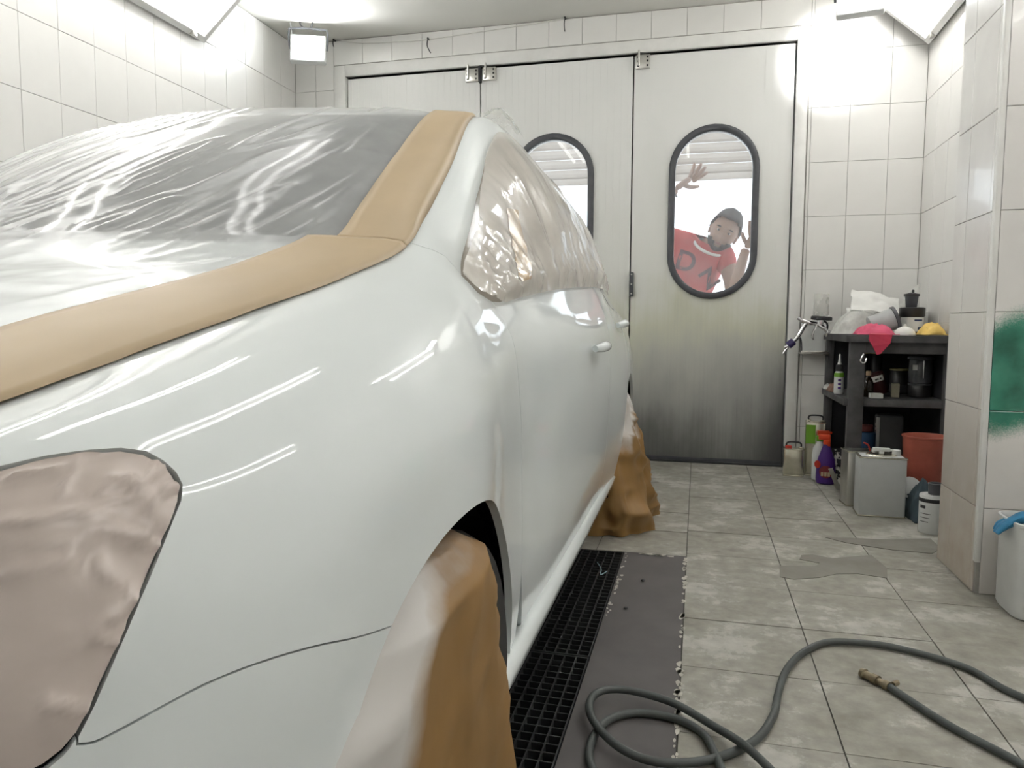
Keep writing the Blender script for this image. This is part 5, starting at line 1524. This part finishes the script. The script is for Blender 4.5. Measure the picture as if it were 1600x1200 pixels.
bm = bmesh.new(); bx(bm, -.035, .035, -.05, .05, 0, .135, .003); bm_obj('carton', bm, M['white_paper'], wbx); box('flap', -.033, .033, -.0515, -.0502, .09, .134, M['white_paper'], wbx)
# plastic bag and paper sheets heaped at the back
M['bag'] = film_mat('white_plastic_bag', (.82, .82, .78), .78, .3, var=.12, scale=20)
bg = heap('plastic_bag', 'crumpled whitish plastic bag heaped at the back of the bench top', 'bag', .955, 4.80, TZ, .34, .26, .14, M['bag'], 1.9, 34, 0)
def sheet(parent, nm, c, w, d, M3, seed, m_, amp=.02):
    u, s = np.meshgrid(np.linspace(-.5, .5, 16), np.linspace(-.5, .5, 16), indexing='ij')
    P = np.zeros(u.shape + (3,)); P[..., 0] = u * w; P[..., 1] = s * d; P[..., 2] = amp * (ridge(u * 3 + seed, s * 3 + seed) - .5) + amp * .4 * ridge(u * 8, s * 8 + seed) - amp * 2.5 * u * u
    P = P.reshape(-1, 3) @ np.array(M3.to_3x3()).T + np.array(c)
    return grid_obj(nm, P.reshape(16, 16, 3), m_, parent, True)
psh = T_('paper_sheet', 'crumpled white masking paper sheet arching above the plastic bag', 'paper', 1.0, 4.80, TZ)
sheet(psh, 'sheet', (.02, .03, .185), .27, .20, Matrix.Rotation(R(14), 4, 'Y') @ Matrix.Rotation(R(38), 4, 'X'), 3.1, M['white_paper'], .025)
sheet(psh, 'loose_corner', (-.10, -.03, .115), .085, .10, Matrix.Rotation(R(22), 4, 'Z') @ Matrix.Rotation(R(62), 4, 'X'), 5.5, M['white_paper'], .012)
sheet(psh, 'folded_end', (.085, -.01, .075), .09, .11, Matrix.Rotation(R(-30), 4, 'Z') @ Matrix.Rotation(R(66), 4, 'X'), 7.5, M['white_paper'], .012)
flm = T_('film_scrap', 'milky scrap of masking film standing up in the corner above the bench', 'masking film', 1.215, 4.95, TZ)
u, s = np.meshgrid(np.linspace(0, 1, 18), np.linspace(0, 1, 18), indexing='ij')
P = np.zeros(u.shape + (3,)); P[..., 0] = -.16 + .22 * u + .04 * s * u + .012 * ridge(u * 4, s * 3); P[..., 1] = .03 - .05 * s * 0 + .03 * vnoise(u * 5, s * 5); P[..., 2] = .002 + (.10 + .25 * u ** 1.6) * s + .012 * vnoise(u * 4, s * 6) * s
grid_obj('film', P, M['bag'], flm, True)

# ---- spray gun on its holder left of the bench
gp = T_('wall_plate', 'white paint-blotched metal plate on the wall behind the spray gun', 'plate', .715, YB - .004, .752)
bm = bmesh.new(); bx(bm, -.078, .072, -.004, .006, 0, .20, .002); bm_obj('plate', bm, M['white_plastic'], gp); box('ledge', -.088, .078, -.10, .004, -.012, .0, M['steel'], gp, .003)
tube('lip', [(-.085, -.098, .004), (.075, -.098, .004)], .005, M['steel'], gp, 8)
tube('holder_arm', smooth_path([(-.082, -.09, .0), (-.086, -.09, .07), (-.10, -.088, .10), (-.118, -.086, .085)], 6), .006, M['gasket'], gp, 8)
tube('holder_hook', smooth_path([(.068, -.004, .10), (.07, -.06, .16), (.05, -.10, .19), (.0, -.11, .205)], 6), .006, M['gasket'], gp, 8)
sg = T_('spray_gun', 'chrome gravity spray gun with a clear cup hanging above the white plate', 'spray gun', .70, 4.93, .905)
M['cup'] = glass_mat('cloudy_cup', (.95, .95, .93), .30, .12)
tube('body', smooth_path([(-.075, 0, .045), (-.03, 0, .03), (.02, 0, .02), (.055, -.01, -.005), (.075, -.01, -.03)], 5), [.016] * 6 + [.014] * 10 + [.012] * 5, M['chrome'], sg, 14)
lathe('air_cap', [(.014, 0), (.022, .003), (.022, .022), (.012, .03)], M['chrome'], sg, 18, M=Matrix.Translation((.07, -.01, -.025)) @ Matrix.Rotation(R(140), 4, 'Y'))
tube('grip', smooth_path([(-.045, 0, .035), (-.065, 0, .0), (-.095, 0, -.055), (-.12, 0, -.085)], 5), .014, M['chrome'], sg, 14)
tube('trigger', smooth_path([(.02, -.005, .025), (.0, -.01, -.01), (-.012, -.01, -.05), (-.005, -.01, -.075)], 5), .006, M['chrome'], sg, 8)
tube('needle_knob', [(-.075, 0, .045), (-.10, 0, .062)], .011, M['chrome'], sg, 12)
tube('regulator', [(-.118, 0, -.084), (-.150, 0, -.112)], .024, mat('dark_violet_regulator', (.045, .035, .12), .3, var=.2), sg, 16)
tube('regulator_knob', [(-.150, 0, -.112), (-.170, 0, -.124)], .011, M['chrome'], sg, 12)
tube('air_inlet', smooth_path([(-.145, 0, -.118), (-.165, 0, -.14), (-.178, 0, -.165)], 4), .008, M['chrome'], sg, 10)
lathe('cup_lid', [(.05, 0), (.062, .002), (.062, .018), (.056, .024)], M['black'], sg, 28, (.035, 0, .050), M=Matrix.Rotation(R(4), 4, 'Y'))
lathe('cup', [(.040, .022), (.046, .03), (.044, .155), (.042, .16), (.0, .16)], M['cup'], sg, 28, (.035, 0, .05), cap=False)
tube('cup_neck', [(.03, 0, .02), (.035, 0, .055)], .02, M['chrome'], sg, 14)

# ================================================================== THE PERSON BEHIND THE RIGHT DOOR
def skin_mesh(chains, sub=2):
    """chains of (point, radius); chain starts join to the nearest earlier vertex when given an index key"""
    V = []; E = []; Rr = []; keys = {}
    for ch in chains:
        prev = None
        for item in ch:
            if isinstance(item, str):
                prev = keys[item]; continue
            p, r = item[0], item[1]
            V.append(p); Rr.append(r); i = len(V) - 1
            if len(item) > 2: keys[item[2]] = i
            if prev is not None: E.append((prev, i))
            prev = i
    me = bpy.data.meshes.new('tmp'); me.from_pydata(V, E, [])
    o = bpy.data.objects.new('tmp', me); COL.objects.link(o)
    o.modifiers.new('skin', 'SKIN')
    sk = me.skin_vertices[0].data
    for i, r in enumerate(Rr):
        sk[i].radius = (r, r) if not isinstance(r, tuple) else r
    sk[0].use_root = True
    md = o.modifiers.new('sub', 'SUBSURF'); md.levels = sub; md.render_levels = sub
    dg = bpy.context.evaluated_depsgraph_get()
    m2 = bpy.data.meshes.new_from_object(o.evaluated_get(dg))
    bpy.data.objects.remove(o); bpy.data.meshes.remove(me)
    return m2
def join_meshes(name, ms, m_, parent):
    bm = bmesh.new()
    for m0 in ms: bm.from_mesh(m0)
    return bm_obj(name, bm, m_, parent, True)
PO = (-.12, 5.56, 0)
per = thing('person', 'bearded man in a red T-shirt leaning and waving behind the right door window', 'person', PO)
def Q(x, y, z): return (x - PO[0], y - PO[1], z - PO[2])
M['skin'] = mat('skin', (.40, .24, .17), .55, var=.1)
M['shirt'] = mat('red_cotton_shirt', (.60, .085, .08), .8, var=.12, scale=10, bump=.2)
M['hair'] = mat('dark_hair', (.018, .014, .012), .7, var=.3, scale=60)
M['jeans'] = mat('dark_trousers', (.035, .04, .055), .8, var=.2)
hips = Q(-.15, 5.56, .98)
body_m = skin_mesh([
    [(hips, .14, 'hip'), (Q(-.10, 5.55, 1.12), .13), (Q(-.02, 5.53, 1.28), .145), (Q(.01, 5.51, 1.40), .11, 'chest'), (Q(.055, 5.49, 1.46), .062), (Q(.09, 5.47, 1.52), .058)],
    ['chest', (Q(-.17, 5.49, 1.50), .075), (Q(-.30, 5.46, 1.575), .062), (Q(-.425, 5.43, 1.63), .052), (Q(-.31, 5.41, 1.74), .050), (Q(-.20, 5.385, 1.838), .034), (Q(-.165, 5.38, 1.868), .034)],
    ['chest', (Q(.17, 5.48, 1.40), .075), (Q(.215, 5.42, 1.25), .058), (Q(.225, 5.33, 1.11), .046), (Q(.25, 5.27, 1.24), .042), (Q(.29, 5.235, 1.40), .032), (Q(.30, 5.23, 1.43), .034)],
    ['hip', (Q(-.26, 5.56, .88), .105), (Q(-.28, 5.54, .52), .068), (Q(-.28, 5.58, .28), .062), (Q(-.28, 5.59, .09), .045)],
    ['hip', (Q(-.03, 5.56, .88), .105), (Q(-.0, 5.53, .52), .068), (Q(.0, 5.57, .28), .062), (Q(.0, 5.58, .09), .045)],
], 2)
def hand(wrist, fing, palm_pts):
    ms = [skin_mesh([[(Q(*p), r) for p, r in palm_pts]], 2)]
    for f in fing:
        ms.append(skin_mesh([[(Q(*p), r) for p, r in f]], 1))
    return ms
hy = 5.378
hr_ = hand(None, [
    [((-.085, hy, 1.925), .016), ((-.068, hy - .004, 1.965), .0145), ((-.056, hy - .006, 2.0), .013), ((-.050, hy - .006, 2.036), .010)],
    [((-.07, hy, 1.925), .016), ((-.038, hy - .004, 1.968), .0145), ((-.018, hy - .006, 2.0), .013), ((-.002, hy - .006, 2.03), .010)],
    [((-.065, hy, 1.915), .016), ((-.02, hy - .004, 1.955), .0145), ((.008, hy - .006, 1.982), .013), ((.026, hy - .006, 2.004), .010)],
    [((-.065, hy, 1.905), .015), ((-.02, hy - .004, 1.93), .0135), ((.015, hy - .006, 1.95), .012), ((.042, hy - .006, 1.968), .009)],
    [((-.12, hy, 1.885), .018), ((-.085, hy - .006, 1.872), .0165), ((-.045, hy - .008, 1.868), .014), ((-.012, hy - .008, 1.872), .011)],
], [((-.175, hy, 1.86), (.032, .026)), ((-.135, hy, 1.89), (.042, .022)), ((-.095, hy, 1.915), (.045, .020)), ((-.07, hy, 1.93), (.036, .018))])
h2 = 5.225
hl_ = hand(None, [
    [((.325, h2, 1.50), .015), ((.318, h2 - .008, 1.55), .0135), ((.315, h2 - .016, 1.585), .011), ((.314, h2 - .022, 1.61), .009)],
    [((.335, h2, 1.50), .015), ((.338, h2 - .010, 1.555), .0135), ((.339, h2 - .018, 1.595), .011), ((.339, h2 - .026, 1.62), .009)],
    [((.345, h2 + .002, 1.50), .015), ((.357, h2 - .008, 1.55), .0135), ((.362, h2 - .016, 1.585), .011), ((.364, h2 - .022, 1.607), .009)],
    [((.352, h2 + .004, 1.49), .014), ((.372, h2 - .004, 1.53), .012), ((.381, h2 - .010, 1.56), .010), ((.385, h2 - .016, 1.578), .008)],
    [((.305, h2, 1.455), .017), ((.283, h2 - .010, 1.485), .015), ((.272, h2 - .016, 1.515), .013), ((.268, h2 - .02, 1.537), .010)],
], [((.30, h2 + .004, 1.425), (.03, .026)), ((.315, h2, 1.46), (.04, .022)), ((.33, h2, 1.495), (.042, .020)), ((.336, h2, 1.512), (.034, .018))])
# head: sphere shaped to a skull with brow, nose, cheeks and jaw
HC = Vector(Q(.158, 5.44, 1.562)); HM = Matrix.Translation(HC) @ Matrix.Rotation(R(26), 4, 'Y') @ Matrix.Rotation(R(8), 4, 'X') @ Matrix.Scale(1.22, 4)
def head_shape(p):
    x, y, z = p            # unit sphere, face towards -y
    q = Vector((x * .078, y * .098, z * .122))
    if z < 0: q.x *= 1 + .28 * z; q.y *= 1 + .10 * z
    if y < -.3 and z < -.2: q.y -= .010 * (-z)
    def bump(cx, cz, sx, sz, h):
        if y < 0: q.y -= h * math.exp(-((q.x - cx) / sx) ** 2 - ((q.z - cz) / sz) ** 2)
    bump(0, -.022, .011, .024, .014); bump(0, -.034, .015, .009, .012)        # nose
    for s in (-1, 1):
        bump(s * .030, .006, .016, .011, -.009); bump(s * .032, .026, .022, .007, .005); bump(s * .040, -.03, .02, .018, .005)
    bump(0, -.066, .022, .006, .006); bump(0, -.096, .022, .012, .009)
    return q
def sphere_bm(nu=40, nv=28):
    bm = bmesh.new(); bmesh.ops.create_uvsphere(bm, u_segments=nu, v_segments=nv, radius=1); return bm
bm = sphere_bm()
for v in bm.verts: v.co = HM @ head_shape(v.co)
head_me = bpy.data.meshes.new('head'); bm.to_mesh(head_me); bm.free()
ears = []
for s in (-1, 1):
    bm = sphere_bm(12, 8)
    for v in bm.verts: v.co = HM @ Vector((s * .078 + v.co.x * .010, .012 + v.co.y * .018, -.008 + v.co.z * .030))
    e = bpy.data.meshes.new('ear'); bm.to_mesh(e); bm.free(); ears.append(e)
pb_ = join_meshes('body', [body_m, head_me] + ears + hr_ + hl_, M['skin'], per)
for s in (-1, 1):
    bm = sphere_bm(14, 10)
    for v in bm.verts: v.co = HM @ Vector((s * .030 + v.co.x * .011, -.081 + v.co.y * .009, .006 + v.co.z * .006))
    bm_obj('eye', bm, M['white_paper'], per, True)
    bm = sphere_bm(10, 8)
    for v in bm.verts: v.co = HM @ Vector((s * .030 + v.co.x * .0065, -.0885 + v.co.y * .004, .006 + v.co.z * .006))
    bm_obj('iris', bm, M['hair'], per, True)
    bm = sphere_bm(12, 6)
    for v in bm.verts: v.co = HM @ Vector((s * .032 + v.co.x * .019, -.089 + v.co.y * .006, .026 + v.co.z * .0045 - abs(v.co.x) * .002))
    bm_obj('eyebrow', bm, M['hair'], per, True)
bm = sphere_bm(14, 6)
for v in bm.verts: v.co = HM @ Vector((v.co.x * .022, -.096 + v.co.y * .006, -.064 + v.co.z * .006))
bm_obj('lips', bm, mat('lips', (.36, .13, .11), .5), per, True)
# hair cap and beard
bm = sphere_bm(36, 26)
dele = [v for v in bm.verts if v.co.z < .12 + (.52 * -v.co.y if v.co.y < 0 else -.75 * v.co.y)]
bmesh.ops.delete(bm, geom=dele, context='VERTS')
for v in bm.verts:
    c = v.co.copy(); q = head_shape(c); q = q * (1.15 + .07 * float(vnoise(np.array(c.x * 6), np.array(c.z * 6 + c.y * 4)))); v.co = HM @ q
h_ = bm_obj('hair', bm, M['hair'], per, True); h_.modifiers.new('t', 'SOLIDIFY').thickness = .012
bm = sphere_bm(36, 26)
dele = [v for v in bm.verts if not (v.co.z < -.28 and v.co.y < .25 and not (abs(v.co.x) < .24 and -.62 < v.co.z < -.44 and v.co.y < 0) and (v.co.z < -.42 or abs(v.co.x) > .52 or (abs(v.co.x) < .33 and v.co.z < -.36)))]
bmesh.ops.delete(bm, geom=dele, context='VERTS')
for v in bm.verts: q = head_shape(v.co.copy()); v.co = HM @ (q * 1.04)
b_ = bm_obj('beard', bm, M['hair'], per, True); b_.modifiers.new('t', 'SOLIDIFY').thickness = .008
# clothes
shirt_m = skin_mesh([
    [(Q(-.15, 5.555, .96), .175, 'hip'), (Q(-.10, 5.55, 1.10), .168), (Q(-.03, 5.53, 1.27), .182), (Q(.01, 5.51, 1.40), .125, 'chest'), (Q(.045, 5.495, 1.445), .085)],
    ['chest', (Q(-.17, 5.49, 1.50), .105), (Q(-.285, 5.465, 1.57), .092)],
    ['chest', (Q(.165, 5.48, 1.395), .098), (Q(.208, 5.43, 1.28), .085)],
], 2)
sh_ = join_meshes('shirt', [shirt_m], M['shirt'], per)
# white collar ring
cn = Vector(Q(.062, 5.435, 1.462)); ax = Vector((.40, -.42, .80)).normalized()
e1 = ax.cross(Vector((0, 1, 0))).normalized(); e2 = ax.cross(e1)
tube('collar', [cn + e1 * math.cos(a) * .108 + e2 * math.sin(a) * .112 for a in [2 * math.pi * k / 28 for k in range(28)]], .010, M['white_paper'], sh_, 8, True)
# two dark block letters on the chest, conformed to the cloth
def letter(ch, x, z, size, rot):
    cu = bpy.data.curves.new('letter', 'FONT'); cu.body = ch; cu.size = size; cu.align_x = 'CENTER'; cu.align_y = 'CENTER'; cu.offset = .004
    o = bpy.data.objects.new('tmp', cu); COL.objects.link(o)
    dg = bpy.context.evaluated_depsgraph_get(); me = bpy.data.meshes.new_from_object(o.evaluated_get(dg)); bpy.data.objects.remove(o)
    bm = bmesh.new(); bm.from_mesh(me)
    bmesh.ops.triangulate(bm, faces=bm.faces); bmesh.ops.subdivide_edges(bm, edges=bm.edges, cuts=2)
    Mr = Matrix.Rotation(R(rot), 4, 'Y')
    from mathutils.bvhtree import BVHTree
    b2 = bmesh.new(); b2.from_mesh(sh_.data); tree = BVHTree.FromBMesh(b2)
    for v in bm.verts:
        p = Mr @ Vector((v.co.x, 0, v.co.y)) + Vector(Q(x, 4.9, z))
        hit = tree.ray_cast(p, Vector((0, 1, 0)))[0]
        v.co = (hit if hit else p + Vector((0, .45, 0))) + Vector((0, -.004, 0))
    b2.free()
    return bm_obj('shirt_letter', bm, M['dark_print'], sh_)
M['dark_print'] = mat('dark_maroon_print', (.09, .02, .035), .7, var=.1)
letter('D', -.095, 1.355, .19, 18)
letter('Z', .07, 1.235, .17, -32)
tr_m = skin_mesh([
    [(Q(-.15, 5.56, .98), .165, 'hip'), (Q(-.15, 5.56, 1.04), .16)],
    ['hip', (Q(-.26, 5.56, .86), .125), (Q(-.28, 5.54, .52), .085), (Q(-.28, 5.58, .28), .078), (Q(-.28, 5.59, .07), .070)],
    ['hip', (Q(-.03, 5.56, .86), .125), (Q(-.0, 5.53, .52), .085), (Q(.0, 5.57, .28), .078), (Q(.0, 5.58, .07), .070)],
], 2)
join_meshes('trousers', [tr_m], M['jeans'], per)
for x in (-.28, 0.0):
    bm = sphere_bm(18, 12)
    for v in bm.verts:
        c = v.co; v.co = Vector(Q(x + c.x * .052 * (1 - .12 * c.y), 5.53 + c.y * .145, max(.002, .035 + c.z * (.045 + .03 * max(c.y, 0)))))
    bm_obj('shoe', bm, M['gasket'], per, True)
tube('wristband', [Vector(Q(-.195, 5.384, 1.842)) + Vector((-.028 * math.cos(a) * 1.1, .036 * math.sin(a), .03 * math.cos(a) * 1.1)) for a in [2 * math.pi * k / 20 for k in range(20)]], .006, M['black'], per, 6, True)
